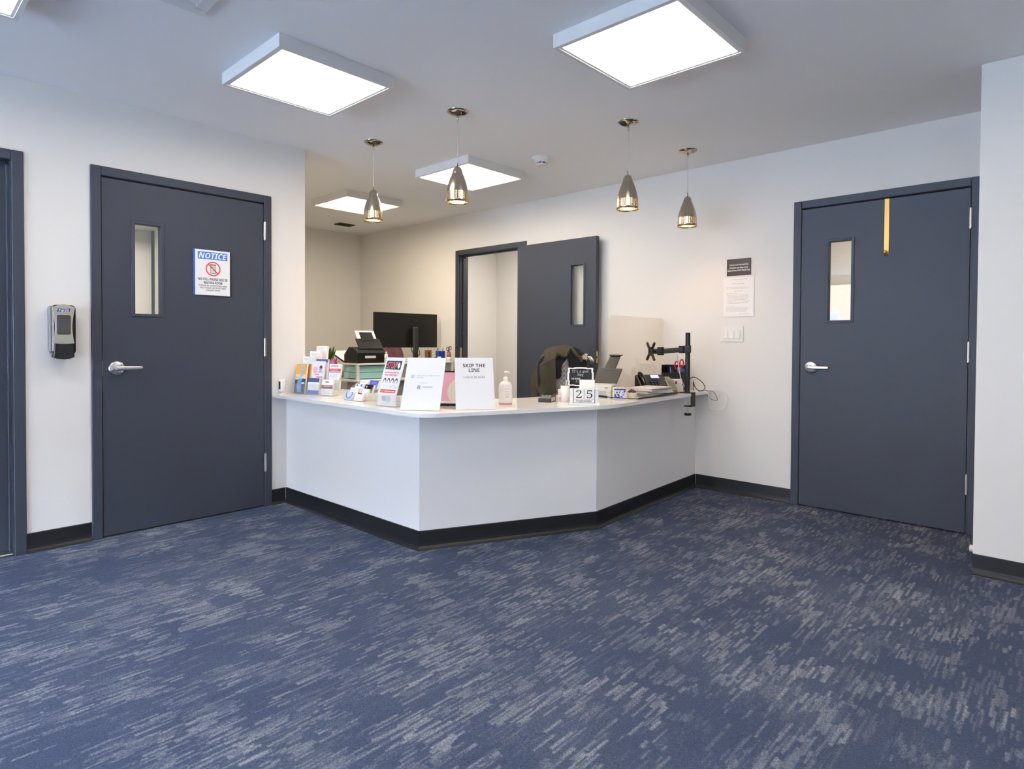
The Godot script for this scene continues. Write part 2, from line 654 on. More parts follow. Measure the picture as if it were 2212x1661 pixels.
# cove base along a line in x/z; side +1 puts it on the left-hand side (+z for a run along +x)
func base_run(called: String, pts: Array, side: float, parent: Node = null) -> MeshInstance3D:
	var prof := [Vector2(0, 0), Vector2(0.02, 0), Vector2(0.0195, 0.003), Vector2(0.011, 0.009), Vector2(0.0055, 0.019), Vector2(0.004, 0.034), Vector2(0.004, 0.099), Vector2(0.002, 0.102), Vector2(0, 0.102)]
	var st := mb()
	var outs := []
	for i in pts.size():
		var d1: Vector2 = (pts[i] - pts[i - 1]).normalized() if i > 0 else (pts[1] - pts[0]).normalized()
		var d2: Vector2 = (pts[i + 1] - pts[i]).normalized() if i < pts.size() - 1 else d1
		var n1 := Vector2(-d1.y, d1.x) * side
		var n2 := Vector2(-d2.y, d2.x) * side
		var m := (n1 + n2).normalized()
		outs.append(m / maxf(0.3, m.dot(n1)))
	for i in pts.size() - 1:
		for k in prof.size() - 1:
			var q := []
			for e in [[i, k], [i, k + 1], [i + 1, k + 1], [i + 1, k]]:
				var p: Vector2 = pts[e[0]] + outs[e[0]] * prof[e[1]].x
				q.append(Vector3(p.x, prof[e[1]].y, p.y))
			var d: Vector2 = prof[k + 1] - prof[k]
			var o: Vector2 = outs[i]
			poly(st, q, Vector3(o.x * d.y, -d.x, o.y * d.y))
	for i in [0, pts.size() - 1]:
		var q := []
		for k in prof.size():
			var p: Vector2 = pts[i] + outs[i] * prof[k].x
			q.append(Vector3(p.x, prof[k].y, p.y))
		poly(st, q, Vector3.UP)
	var o := build(st, called, M.vinyl, parent)
	if parent == null: tag(o, "", "", "", "structure")
	return o

# ---------------------------------------------------------------- doors
# local: +z towards the waiting room, x to the right, wall face at z = 0, origin mid-opening on the floor
func door_frame(d: Node3D, w: float) -> void:
	var st: SurfaceTool
	for s in [-1, 1]:
		st = mb()
		box(st, Vector3(s * (w / 2 + 0.025), 1.0415, 0.001), Vector3(0.05, 2.083, 0.022), 0.003)
		box(st, Vector3(s * (w / 2 + 0.009), 1.015, -0.065), Vector3(0.018, 2.03, 0.13), 0.001)
		box(st, Vector3(s * (w / 2 - 0.006), 1.015, -0.068), Vector3(0.014, 2.03, 0.03), 0.002)
		build(st, "jamb", M.door, d)
	st = mb()
	box(st, Vector3(0, 2.0575, 0.001), Vector3(w - 0.001, 0.051, 0.022), 0.003)
	box(st, Vector3(0, 2.04, -0.065), Vector3(w, 0.018, 0.13), 0.001)
	box(st, Vector3(0, 2.024, -0.068), Vector3(w, 0.014, 0.03), 0.002)
	build(st, "head", M.door, d)

# leaf of the door in its own plane: x from -w/2 to w/2, front face at z = 0
func leaf(d: Node3D, w: float, wx: float, called := "leaf", pane := true) -> MeshInstance3D:
	var st := mb()
	var y0 := 0.012
	var y1 := 2.022
	var t := 0.044
	if not pane:
		box(st, Vector3(0, (y0 + y1) / 2, -t / 2), Vector3(w, y1 - y0, t), 0.0015)
		return build(st, called, M.door, d)
	var a := wx - 0.068
	var b := wx + 0.068
	var ya := 1.268
	var yb := 1.788
	slab(st, Vector3(-w / 2, y0, -t), Vector3(a, y1, 0))
	slab(st, Vector3(b, y0, -t), Vector3(w / 2, y1, 0))
	slab(st, Vector3(a, y0, -t), Vector3(b, ya, 0))
	slab(st, Vector3(a, yb, -t), Vector3(b, y1, 0))
	var o := build(st, called, M.door, d)
	st = mb()
	for z in [[0.0, 0.005], [-t - 0.005, -t]]:
		slab(st, Vector3(a - 0.018, ya - 0.018, z[0]), Vector3(a, yb + 0.018, z[1]), 0.0015)
		slab(st, Vector3(b, ya - 0.018, z[0]), Vector3(b + 0.018, yb + 0.018, z[1]), 0.0015)
		slab(st, Vector3(a, ya - 0.018, z[0]), Vector3(b, ya, z[1]), 0.0015)
		slab(st, Vector3(a, yb, z[0]), Vector3(b, yb + 0.018, z[1]), 0.0015)
	build(st, "glazing_bead", M.door, o)
	st = mb()
	slab(st, Vector3(a - 0.003, ya - 0.003, -t / 2 - 0.003), Vector3(b + 0.003, yb + 0.003, -t / 2 + 0.003))
	build(st, "pane", M.pane, o)
	return o

func lever(d: Node3D, x: float, y: float, z: float, s: float) -> void:
	var h := Node3D.new()
	h.name = "handle"
	d.add_child(h, true)
	h.position = Vector3(x, y, z)
	var st := mb()
	var xf := Transform3D(Basis(Vector3(1, 0, 0), Vector3(0, 0, 1), Vector3(0, -1, 0)), Vector3.ZERO)
	lathe(st, [Vector2(0, 0.016), Vector2(0.018, 0.016), Vector2(0.034, 0.013), Vector2(0.041, 0.008), Vector2(0.042, 0.0)], 32, xf)
	lathe(st, [Vector2(0.0, 0.05), Vector2(0.011, 0.05), Vector2(0.012, 0.03), Vector2(0.015, 0.016)], 20, xf)
	build(st, "rose", M.steel, h)
	st = mb()
	var sec := [[-0.012, 0.0105, 0.006], [0.0, 0.0125, 0.0075], [0.03, 0.0125, 0.006], [0.09, 0.0105, 0.0045], [0.112, 0.0095, 0.004], [0.118, 0.0085, 0.0035]]
	var rings := []
	for q in sec:
		var ring := []
		for k in 16:
			var a: float = TAU * k / 16
			ring.append(Vector3(s * q[0], q[1] * signf(sin(a)) * pow(absf(sin(a)), 0.6), 0.05 + q[2] * signf(cos(a)) * pow(absf(cos(a)), 0.6)))
		rings.append(ring)
	for i in rings.size() - 1:
		for k in 16:
			var j := (k + 1) % 16
			var c := Vector3(rings[i][k].x, 0, 0.05)
			poly(st, [rings[i][k], rings[i][j], rings[i + 1][j], rings[i + 1][k]], rings[i][k] - c, true)
	poly(st, rings[0], Vector3(-s, 0, 0))
	poly(st, rings[-1], Vector3(s, 0, 0))
	build(st, "lever", M.steel, h)

func hinges(d: Node3D, x: float, z: float) -> void:
	for y in [1.845, 1.07, 0.298]:
		var st := mb()
		for k in 5:
			cyl(st, Vector3(x, y - 0.058 + k * 0.0232, z), Vector3(x, y - 0.058 + k * 0.0232 + 0.0222, z), 0.0085, 14)
		cyl(st, Vector3(x, y - 0.061, z), Vector3(x, y + 0.061, z), 0.006, 12)
		build(st, "hinge", M.steel, d)

func _doors() -> void:
	# left wall: the door with the notice
	var d := struct("door_1", Vector3(XL, 0, -1.417), PI / 2)
	door_frame(d, 0.93)
	var l := leaf(d, 0.924, -0.231)
	l.position.z = 0.006
	lever(d, -0.395, 0.955, 0.006, 1)
	hinges(d, 0.466, 0.014)
	var st := mb()
	box(st, Vector3(-0.4645, 0.955, 0.004), Vector3(0.0035, 0.085, 0.004))
	build(st, "strike_plate", M.steel, d)

	# left wall: the recessed door further along
	d = struct("door_2", Vector3(XL, 0, -0.097), PI / 2)
	door_frame(d, 0.93)
	l = leaf(d, 0.924, 0.0, "leaf", false)
	l.position.z = -0.084
	lever(d, -0.395, 0.955, -0.084, 1)
	st = mb()
	box(st, Vector3(0, 0.006, -0.06), Vector3(0.928, 0.012, 0.115), 0.004)
	build(st, "threshold", M.steel, d)

	# right wall: the closed door
	d = struct("door_3", Vector3(-0.9585, 0, ZR))
	door_frame(d, 0.933)
	l = leaf(d, 0.927, -0.2245)
	l.position.z = 0.006
	lever(d, -0.3925, 0.953, 0.006, 1)
	hinges(d, 0.467, 0.014)

	# right wall: the doorway whose door stands open against the wall
	d = struct("door_4", Vector3(-4.4475, 0, ZR))
	door_frame(d, 0.915)
	st = mb()
	box(st, Vector3(-0.456, 0.985, -0.025), Vector3(0.003, 0.12, 0.034))
	build(st, "strike_plate", M.nickel, d)
	st = mb()
	for y in [1.55, 1.2]:
		cyl(st, Vector3(-0.451, y, -0.045), Vector3(-0.447, y, -0.045), 0.004, 10)
	build(st, "door_silencer", M.grey, d)
	l = leaf(d, 0.909, 0.255)
	l.position = Vector3(0.9335, 0, 0.099)
	hinges(d, 0.47, 0.03)
	lever(l, 0.4, 0.953, 0.0, -1)
	st = mb()
	box(st, Vector3(0.4548, 0.985, -0.022), Vector3(0.002, 0.1, 0.028))
	cyl(st, Vector3(0.455, 0.985, -0.022), Vector3(0.466, 0.985, -0.022), 0.009, 12)
	build(st, "latch", M.nickel, l)

# ---------------------------------------------------------------- ceiling
func panel_light(x: float, z: float, c: Color, e: float, label: String) -> void:
	var t := thing("panel_light", label, "ceiling light", Vector3(x, H, z), 0.0, "square surface-mounted ceiling panels")
	var st := mb()
	var o := 0.303
	var d := 0.06
	for s in [-1, 1]:
		box(st, Vector3(s * (o - 0.009), -d / 2, 0), Vector3(0.018, d, o * 2), 0.001)
		box(st, Vector3(0, -d / 2, s * (o - 0.009)), Vector3(o * 2 - 0.036, d, 0.018), 0.001)
	box(st, Vector3(0, -0.01, 0), Vector3(o * 2 - 0.036, 0.02, o * 2 - 0.036))
	build(st, "housing", M.white, t)
	st = mb()
	for s in [-1, 1]:
		box(st, Vector3(s * 0.2795, -d + 0.007, 0), Vector3(0.011, 0.006, 0.57), 0.001)
		box(st, Vector3(0, -d + 0.007, s * 0.2795), Vector3(0.548, 0.006, 0.011), 0.001)
	build(st, "trim", M.white, t)
	st = mb()
	box(st, Vector3(0, -d + 0.013, 0), Vector3(0.566, 0.006, 0.566))
	build(st, "diffuser", glow(c, 1.6), t)
	var a := AreaLight3D.new()
	a.name = "lamp"
	a.area_size = Vector2(0.55, 0.55)
	a.light_energy = e
	a.light_color = c
	a.shadow_enabled = true
	a.area_range = 12.0
	a.position = Vector3(0, -d + 0.008, 0)
	a.rotation_degrees.x = -90
	t.add_child(a)

var pendant_mesh: ArrayMesh
func pendant_shade() -> ArrayMesh:
	var st := mb()
	# top cap and body, measured down from the ceiling
	var top := 2.136 - H
	lathe(st, [Vector2(0.0035, top + 0.026), Vector2(0.0035, top), Vector2(0.012, top - 0.002), Vector2(0.022, top - 0.011), Vector2(0.028, top - 0.027), Vector2(0.031, top - 0.042), Vector2(0.0315, top - 0.046)].map(func(p): return p), 40)
	var body := [[0.0335, 0.046], [0.04, 0.062], [0.0475, 0.082], [0.0545, 0.104], [0.06, 0.127], [0.064, 0.15]]
	var low := [[0.0662, 0.197], [0.0662, 0.211]]
	for set_ in [body, low]:
		var outer := []
		var inside := []
		for q in set_:
			outer.append(Vector2(q[0], top - q[1]))
			inside.append(Vector2(q[0] - 0.0012, top - q[1]))
		lathe(st, outer, 50)
	lathe(st, [Vector2(0.0315, top - 0.046), Vector2(0.0335, top - 0.046)], 40)
	lathe(st, [Vector2(0.0662, top - 0.211), Vector2(0.065, top - 0.211), Vector2(0.0645, top - 0.2)], 50)
	# perforated band: five rows of small square holes
	var rows := 5
	var cols := 26
	var y0 := top - 0.15
	var y1 := top - 0.197
	var rr := func(y: float) -> float: return lerpf(0.064, 0.0662, (y0 - y) / (y0 - y1))
	for i in rows:
		var ya := lerpf(y0, y1, float(i) / rows)
		var yb := lerpf(y0, y1, float(i + 1) / rows)
		var ha := lerpf(ya, yb, 0.28)
		var hb := lerpf(ya, yb, 0.72)
		for k in cols:
			var a0 := TAU * k / cols
			var a1 := TAU * (k + 1) / cols
			var b0 := lerpf(a0, a1, 0.37)
			var b1 := lerpf(a0, a1, 0.63)
			var g := func(a: float, y: float) -> Vector3: return Vector3(rr.call(y) * cos(a), y, rr.call(y) * sin(a))
			var n := Vector3(cos((a0 + a1) / 2), 0, sin((a0 + a1) / 2))
			poly(st, [g.call(a0, ya), g.call(a1, ya), g.call(a1, ha), g.call(a0, ha)], n)
			poly(st, [g.call(a0, hb), g.call(a1, hb), g.call(a1, yb), g.call(a0, yb)], n)
			poly(st, [g.call(a0, ha), g.call(b0, ha), g.call(b0, hb), g.call(a0, hb)], n)
			poly(st, [g.call(b1, ha), g.call(a1, ha), g.call(a1, hb), g.call(b1, hb)], n)
	st.generate_normals()
	return st.commit()

func pendant(x: float, z: float, label: String) -> void:
	var t := thing("pendant_lamp", label, "pendant lamp", Vector3(x, H, z), 0.0, "nickel pendant lamps over the reception desk")
	var st := mb()
	lathe(st, [Vector2(0.0, -0.026), Vector2(0.012, -0.026), Vector2(0.035, -0.02), Vector2(0.054, -0.01), Vector2(0.063, -0.004), Vector2(0.064, 0.0)], 40)
	build(st, "canopy", M.polished, t)
	st = mb()
	lathe(st, [Vector2(0.0, -0.052), Vector2(0.0045, -0.05), Vector2(0.0065, -0.04), Vector2(0.0065, -0.024)], 14)
	build(st, "strain_relief", M.nickel, t)
	st = mb()
	cyl(st, Vector3(0.04, -0.014, 0.01), Vector3(0.04, -0.026, 0.01), 0.003, 8)
	build(st, "canopy_screw", M.nickel, t)
	st = mb()
	tube(st, [Vector3(0, -0.05, 0), Vector3(0.002, -0.15, 0.001), Vector3(0, 2.162 - H, 0)], 0.0022, 8)
	build(st, "cord", M.cord, t)
	inst(pendant_mesh, "shade", M.nickel, t)
	st = mb()
	lathe(st, [Vector2(0, -0.045), Vector2(0.02, -0.038), Vector2(0.03, -0.018), Vector2(0.03, 0.0), Vector2(0.022, 0.022), Vector2(0.013, 0.04), Vector2(0.013, 0.075), Vector2(0, 0.076)], 20)
	var b := build(st, "bulb", M.bulb, t)
	b.position.y = 1.985 - H
	var l := OmniLight3D.new()
	l.name = "lamp"
	l.light_energy = PENDANT_ENERGY
	l.light_color = Color(1.0, 0.8, 0.56)
	l.light_size = 0.025
	l.omni_range = 10.0
	l.omni_attenuation = 2.0
	l.shadow_enabled = true
	l.position.y = 1.985 - H - 0.01
	t.add_child(l)

func _ceiling_fittings() -> void:
	panel_light(-2.879, -1.578, COOL, PANEL_ENERGY, "square white ceiling panel between the notice door and the pendant lamps")
	panel_light(-1.41, -2.395, COOL, PANEL_ENERGY, "square white ceiling panel over the open carpet in front of the right door")
	panel_light(-2.855, -0.165, COOL, PANEL_ENERGY, "square white ceiling panel beside the louvred air vent, mostly out of view")
	panel_light(-3.55, -3.32, WARM, PANEL_ENERGY * 1.75, "square ceiling panel behind the pendants, by the smoke detector")
	panel_light(-5.09, -3.29, WARM, PANEL_ENERGY * 2.0, "square ceiling panel deep in the reception, by the small dark vent")
	panel_light(0.15, -1.6, COOL, PANEL_ENERGY, "square white ceiling panel over the waiting area by the windows")
	panel_light(1.5, -2.3, COOL, PANEL_ENERGY, "square white ceiling panel before the plain wall beside the right door")
	panel_light(-0.9, 1.2, COOL, PANEL_ENERGY, "square white ceiling panel in the middle of the waiting area")
	panel_light(0.9, 2.6, COOL, PANEL_ENERGY, "square white ceiling panel nearest the street windows")
	panel_light(-5.5, -1.45, COOL, PANEL_ENERGY * 3.2, "square ceiling panel in the room behind the notice door")
	panel_light(-4.6, -5.2, COOL, PANEL_ENERGY * 2.1, "square ceiling panel in the room behind the open doorway")
	panel_light(-1.2, -5.4, WARM, PANEL_ENERGY * 1.4, "square ceiling panel in the room behind the closed right door")

	M.cord = mat(Color(0.78, 0.77, 0.74), 0.35)
	M.bulb = glow(Color(1.0, 0.78, 0.5), 9.0)
	pendant_mesh = pendant_shade()
	pendant(-3.526, -2.408, "nickel pendant lamp over the brochure end of the desk")
	pendant(-2.692, -2.418, "nickel pendant lamp over the desk corner with the white signs")
	pendant(-2.052, -3.232, "nickel pendant lamp over the scanner on the desk")
	pendant(-2.044, -3.987, "nickel pendant lamp over the black monitor arm")

	# smoke detector
	var t := thing("smoke_detector", "white round smoke detector on the ceiling between pendants", "smoke detector", Vector3(-2.914, H, -3.437))
	var st := mb()
	lathe(st, [Vector2(0.074, 0.0), Vector2(0.074, -0.008), Vector2(0.07, -0.011), Vector2(0.052, -0.027), Vector2(0.044, -0.036), Vector2(0.0, -0.036)].map(func(p): return p), 40)
	build(st, "base", M.white, t)
	st = mb()
	lathe(st, [Vector2(0.036, -0.036), Vector2(0.036, -0.047)], 32)
	build(st, "sensing_slot", M.black, t)
	st = mb()
	lathe(st, [Vector2(0.04, -0.046), Vector2(0.041, -0.05), Vector2(0.034, -0.056), Vector2(0, -0.057)], 32)
	for k in 8:
		var a := TAU * k / 8
		box(st, Vector3(cos(a) * 0.037, -0.041, sin(a) * 0.037), Vector3(0.006, 0.012, 0.006))
	build(st, "cap", M.white, t)

	# white louvred air vent near the left panel
	t = thing("air_vent", "white louvred ceiling air vent beside a light panel", "air vent", Vector3(-2.445, H, -0.772))
	st = mb()
	for s in [-1, 1]:
		box(st, Vector3(s * 0.195, -0.006, 0), Vector3(0.05, 0.012, 0.44), 0.003)
		box(st, Vector3(0, -0.006, s * 0.195), Vector3(0.34, 0.012, 0.05), 0.003)
	build(st, "frame", M.white, t)
	st = mb()
	slab(st, Vector3(-0.17, -0.001, -0.17), Vector3(0.17, 0.0, 0.17))
	build(st, "duct_plate", M.charcoal, t)
	for k in 9:
		st = mb()
		box(st, Vector3.ZERO, Vector3(0.034, 0.002, 0.34), 0.0005, Transform3D(Basis(Vector3.BACK, 0.6), Vector3(-0.155 + k * 0.0388, -0.008, 0)))
		build(st, "louvre", M.white, t)

	t = thing("air_vent", "small dark bronze ceiling vent above the reception back corner", "air vent", Vector3(-6.268, H, -3.889))
	st = mb()
	for s in [-1, 1]:
		box(st, Vector3(s * 0.058, -0.005, 0), Vector3(0.014, 0.01, 0.2), 0.002)
		box(st, Vector3(0, -0.005, s * 0.094), Vector3(0.102, 0.01, 0.012), 0.002)
	build(st, "frame", mat(Color(0.24, 0.19, 0.14), 0.5), t)
	for k in 9:
		st = mb()
		box(st, Vector3(0, -0.006, -0.08 + k * 0.02), Vector3(0.1, 0.008, 0.006), 0.001)
		build(st, "slat", M.black, t)

# ---------------------------------------------------------------- reception desk
const A := Vector2(-4.025, -2.04)
const B := Vector2(-2.588, -2.058)
const C := Vector2(-2.126, -3.032)
const D := Vector2(-2.188, -4.433)

func inset(p: Vector2, a: Vector2, b: Vector2, c: Vector2, d: float) -> Vector2:
	var n1 := Vector2((b - a).y, -(b - a).x).normalized()
	var n2 := Vector2((c - b).y, -(c - b).x).normalized()
	var m := (n1 + n2).normalized()
	return p + m * d / m.dot(n1)

func _desk() -> void:
	var t := thing("reception_desk", "off-white angled reception desk with three plain front panels on black base", "reception desk")
	var n1 := Vector2((B - A).y, -(B - A).x).normalized()
	var n3 := Vector2((D - C).y, -(D - C).x).normalized()
	var th := -0.13 if n1.y > 0 else 0.13
	var inn := [A + n1 * th, inset(B, A, B, C, th), inset(C, B, C, D, th), Vector2((D + n3 * th).x, D.y)]
	var outp := [A, B, C, D]
	for i in 3:
		var st := mb()
		prism(st, PackedVector2Array([outp[i], outp[i + 1], inn[i + 1], inn[i]]), 0.0, CT - 0.02, 0.0)
		build(st, "front_panel", M.desk_paint, t)
	base_run("base", [A, B, C, D], 1.0, t)

	# white quartz counter
	var pts := PackedVector2Array([Vector2(-4.025, -1.94), Vector2(-2.427, -1.94), Vector2(-2.006, -2.997), Vector2(-2.07, ZR), Vector2(-2.72, ZR), Vector2(-2.65, -3.055), Vector2(-2.859, -2.53), Vector2(-4.5, -2.53), Vector2(-4.5, -2.185), Vector2(-4.025, -2.185)])
	pts = fillet(pts, [0, 0.1, 0.11, 0, 0, 0, 0, 0, 0, 0], 10)
	var st := mb()
	prism(st, pts, CT - 0.02, CT, 0.002)
	tag(build(st, "countertop", M.quartz), "glossy white quartz countertop with rounded corners on the reception desk", "countertop")


# ---------------------------------------------------------------- things on the walls and doors
func _wall_things() -> void:
	# notice taped to the left door: white sheet over a blue and a black board
	var t := thing("notice_sign", "white and blue NOTICE sign against cell phones on the left door", "sign", Vector3(XL + 0.0065, 1.5375, -1.549), PI / 2)
	var st := mb()
	box(st, Vector3(-0.014, 0.002, 0.0015), Vector3(0.2, 0.283, 0.003))
	build(st, "blue_board", mat(Color(0.19, 0.36, 0.68), 0.4), t)
	st = mb()
	box(st, Vector3(0.013, -0.003, 0.004), Vector3(0.206, 0.281, 0.002))
	build(st, "black_board", M.black, t)
	st = mb()
	box(st, Vector3(0.0, 0.0, 0.0065), Vector3(0.21, 0.281, 0.003), 0.0005)
	build(st, "sheet", M.paper, t)
	var im := page(336, 450, Color(0.93, 0.93, 0.935))
	bar(im, 0.07, 0.04, 0.86, 0.165, Color(0.27, 0.48, 0.79))
	var red := Color(0.85, 0.22, 0.2)
	bar(im, 0.42, 0.31, 0.17, 0.205, Color(0.25, 0.25, 0.27))
	bar(im, 0.432, 0.332, 0.146, 0.173, Color(0.9, 0.9, 0.91))
	for r in 5:
		for q in 3:
			bar(im, 0.445 + q * 0.045, 0.342 + r * 0.032, 0.03, 0.014, Color(0.45, 0.45, 0.48))
	blob(im, 0.505, 0.41, 0.215, 0.1605, red, 0.84)
	for k in 120:
		var u := lerpf(-0.62, 0.62, k / 119.0)
		blob(im, 0.505 + u * 0.215, 0.41 + u * 0.1605, 0.018, 0.0135, red)
	lines(im, 0.72, 0.972, 0.2, 1, 0.02, 0.006, Color(0.7, 0.7, 0.7))
	face(t, "print", 0.209, 0.28, printed(im, 0.45), at(0, 0, 0.0082))
	var X := func(fx: float, fy: float) -> Transform3D: return at((fx - 0.5) * 0.209, (0.5 - fy) * 0.28, 0.0085)
	lettering(t, "NOTICE", 0.162, 0.034, M.ink_white, X.call(0.5, 0.123), "Droid Sans", 700, 0.22)
	lettering(t, "NO CELL PHONE USE IN", 0.176, 0.0155, M.ink, X.call(0.5, 0.645), "Droid Sans", 700)
	lettering(t, "WAITING ROOM", 0.112, 0.0155, M.ink, X.call(0.5, 0.722), "Droid Sans", 700)
	lettering(t, "PLEASE BE COURTEOUS AND", 0.17, 0.0095, M.ink_grey, X.call(0.5, 0.79), "Droid Sans", 700)
	lettering(t, "TAKE YOUR CALLS OUTSIDE", 0.158, 0.0095, M.ink_grey, X.call(0.5, 0.84), "Droid Sans", 700)
	lettering(t, "THANK YOU!", 0.085, 0.0095, M.ink_grey, X.call(0.5, 0.893), "Droid Sans", 700)

	# hand sanitizer dispenser
	t = thing("sanitizer_dispenser", "grey and black wall-mounted hand sanitizer dispenser beside the left door", "dispenser", Vector3(XL, 1.158, -0.762), PI / 2)
	st = mb()
	plate(st, rounded(0.112, 0.25, 0.016, 4, Vector2(0, 0.012)), 0.0, 0.05, 0.006)
	build(st, "back_housing", M.grey, t)
	st = mb()
	plate(st, rounded(0.104, 0.262, 0.02, 4, Vector2(0.003, 0.01)), 0.046, 0.082, 0.008)
	build(st, "black_body", M.black_gloss, t)
	st = mb()
	var hw := func(v: float) -> float: return 0.037 + 0.013 * pow(absf(v - 0.45) / 0.55, 1.6)
	var out := PackedVector2Array()
	for k in 13: out.append(Vector2(hw.call(k / 12.0), lerpf(-0.062, 0.128, k / 12.0)))
	for k in range(1, 8): out.append(Vector2(lerpf(0.05, -0.05, k / 8.0), 0.128 + 0.016 * sin(PI * k / 8.0)))
	for k in 13: out.append(Vector2(-hw.call(1.0 - k / 12.0), lerpf(0.128, -0.062, k / 12.0)))
	for k in range(1, 6): out.append(Vector2(lerpf(-0.041, 0.041, k / 6.0), -0.062 - 0.004 * sin(PI * k / 6.0)))
	plate(st, out, 0.08, 0.09, 0.001)
	build(st, "front_cover", mat(Color(0.66, 0.65, 0.6), 0.35, 0.3), t)
	st = mb()
	plate(st, rounded(0.058, 0.102, 0.008, 4, Vector2(0, 0.036)), 0.0885, 0.0915, 0.0005)
	build(st, "window_rim", M.black, t)
	st = mb()
	plate(st, rounded(0.052, 0.095, 0.007, 4, Vector2(0, 0.036)), 0.0915, 0.0925, 0.0003)
	build(st, "window", mat(Color(0.26, 0.26, 0.265), 0.12), t)
	st = mb()
	plate(st, PackedVector2Array([Vector2(-0.041, -0.064), Vector2(-0.045, -0.135), Vector2(-0.025, -0.143), Vector2(0, -0.146), Vector2(0.025, -0.143), Vector2(0.045, -0.135), Vector2(0.041, -0.064), Vector2(0, -0.068)]), 0.035, 0.096, 0.003)
	build(st, "push_bar", M.black, t)
	st = mb()
	plate(st, PackedVector2Array([Vector2(-0.029, 0.104), Vector2(-0.024, 0.122), Vector2(0.0, 0.119), Vector2(0.029, 0.122), Vector2(0.024, 0.104), Vector2(0.0, 0.106)]), 0.09, 0.091)
	build(st, "logo", mat(Color(0.1, 0.14, 0.5), 0.4), t)
	st = mb()
	plate(st, PackedVector2Array([Vector2(-0.009, 0.1185), Vector2(0.012, 0.1205), Vector2(0.014, 0.1175), Vector2(0.002, 0.1165)]), 0.091, 0.0915)
	build(st, "logo_swoosh", mat(Color(0.75, 0.2, 0.55), 0.4), t)
	lettering(t, "Purell", 0.044, 0.0125, M.ink_white, at(-0.001, 0.1128, 0.0918), "Droid Serif", 700)

	# brass hook hung over the right door
	t = thing("over_door_hook", "brass over-door hook on the closed right door", "hook", Vector3(-0.917, 1.85, ZR + 0.006))
	st = mb()
	box(st, Vector3(0, -0.002, 0.0015), Vector3(0.026, 0.352, 0.002), 0.0005)
	box(st, Vector3(0, 0.173, -0.022), Vector3(0.026, 0.0014, 0.048))
	build(st, "strap", M.gold, t)
	st = mb()
	tube(st, curve([Vector3(0, -0.172, 0.002), Vector3(0, -0.178, 0.014), Vector3(0, -0.176, 0.03), Vector3(0, -0.163, 0.038)], 12), 0.009, 10)
	lathe(st, [Vector2(0, 0.012), Vector2(0.009, 0.008), Vector2(0.012, 0.0), Vector2(0.009, -0.008), Vector2(0, -0.012)], 14, at(0, -0.163, 0.038))
	build(st, "hook_end", M.gold, t)

	# brown plaque
	t = thing("payment_plaque", "small dark brown plaque with white lettering above the notice sheet", "plaque", Vector3(-1.86, 1.67, ZR))
	st = mb()
	box(st, Vector3(0, 0, 0.003), Vector3(0.178, 0.122, 0.006), 0.001)
	build(st, "board", grain(mat(Color.WHITE, 0.3), Color(0.16, 0.1, 0.06), Color(0.26, 0.17, 0.1), 0.08, 9.0, 4), t)
	lettering(t, "Copays and Outstanding", 0.142, 0.0135, M.ink_white, at(0.001, 0.0165, 0.0062), "Droid Sans", 700)
	lettering(t, "Balances are Due at the", 0.136, 0.0125, M.ink_white, at(0.001, -0.0035, 0.0062), "Droid Sans", 700)
	lettering(t, "Time of Your Visit. Thank You!", 0.168, 0.0135, M.ink_white, at(0.0, -0.023, 0.0062), "Droid Sans", 700)

	# paper notice
	t = thing("paper_notice", "white typed notice sheet taped to the wall above the light switches", "notice", Vector3(-1.86, 1.452, ZR))
	im = page(340, 440, Color(0.93, 0.925, 0.92))
	var g := Color(0.62, 0.61, 0.61)
	lines(im, 0.26, 0.05, 0.52, 1, 0.03, 0.008, g)
	lines(im, 0.28, 0.16, 0.46, 1, 0.03, 0.011, Color(0.5, 0.5, 0.5))
	lines(im, 0.1, 0.25, 0.8, 2, 0.03, 0.007, g)
	lines(im, 0.38, 0.345, 0.26, 1, 0.03, 0.011, Color(0.5, 0.5, 0.5))
	lines(im, 0.1, 0.41, 0.4, 1, 0.03, 0.007, g)
	lines(im, 0.14, 0.45, 0.76, 8, 0.03, 0.007, g)
	lines(im, 0.1, 0.73, 0.32, 1, 0.03, 0.008, g)
	lines(im, 0.1, 0.77, 0.8, 5, 0.024, 0.008, Color(0.66, 0.66, 0.7))
	lines(im, 0.54, 0.935, 0.34, 1, 0.03, 0.008, g)
	st = mb()
	var W := 0.228
	var Hh := 0.287
	var zf := func(x: float, y: float) -> float: return 0.0025 + 0.004 * pow(maxf(0.0, x / W + 0.1), 2.0) + 0.003 * pow(maxf(0.0, -y / Hh), 2.0)
	for i in 8:
		for j in 8:
			var q := []
			for e in [[0, 0], [1, 0], [1, 1], [0, 0], [1, 1], [0, 1]]:
				var u: float = (i + e[0]) / 8.0
				var v: float = (j + e[1]) / 8.0
				var x: float = (u - 0.5) * W
				var y: float = (0.5 - v) * Hh
				st.set_smooth_group(0)
				st.set_uv(Vector2(u, v))
				st.add_vertex(Vector3(x, y, zf.call(x, y)))
	build(st, "sheet", printed(im, 0.7), t)

	# triple light switch
	t = thing("light_switch", "white triple rocker light switch plate on the right wall", "light switch", Vector3(-1.905, 1.181, ZR))
	st = mb()
	box(st, Vector3(0, 0, 0.003), Vector3(0.172, 0.118, 0.006), 0.0025)
	build(st, "plate", M.plastic, t)
	for k in 3:
		st = mb()
		box(st, Vector3.ZERO, Vector3(0.031, 0.062, 0.006), 0.001, Transform3D(Basis(Vector3.RIGHT, -0.09), Vector3(-0.046 + k * 0.046, -0.002, 0.0072)))
		build(st, "rocker", M.plastic, t)
	st = mb()
	box(st, Vector3(0.066, 0.006, 0.0065), Vector3(0.004, 0.004, 0.002))
	build(st, "indicator", M.ink_white, t)

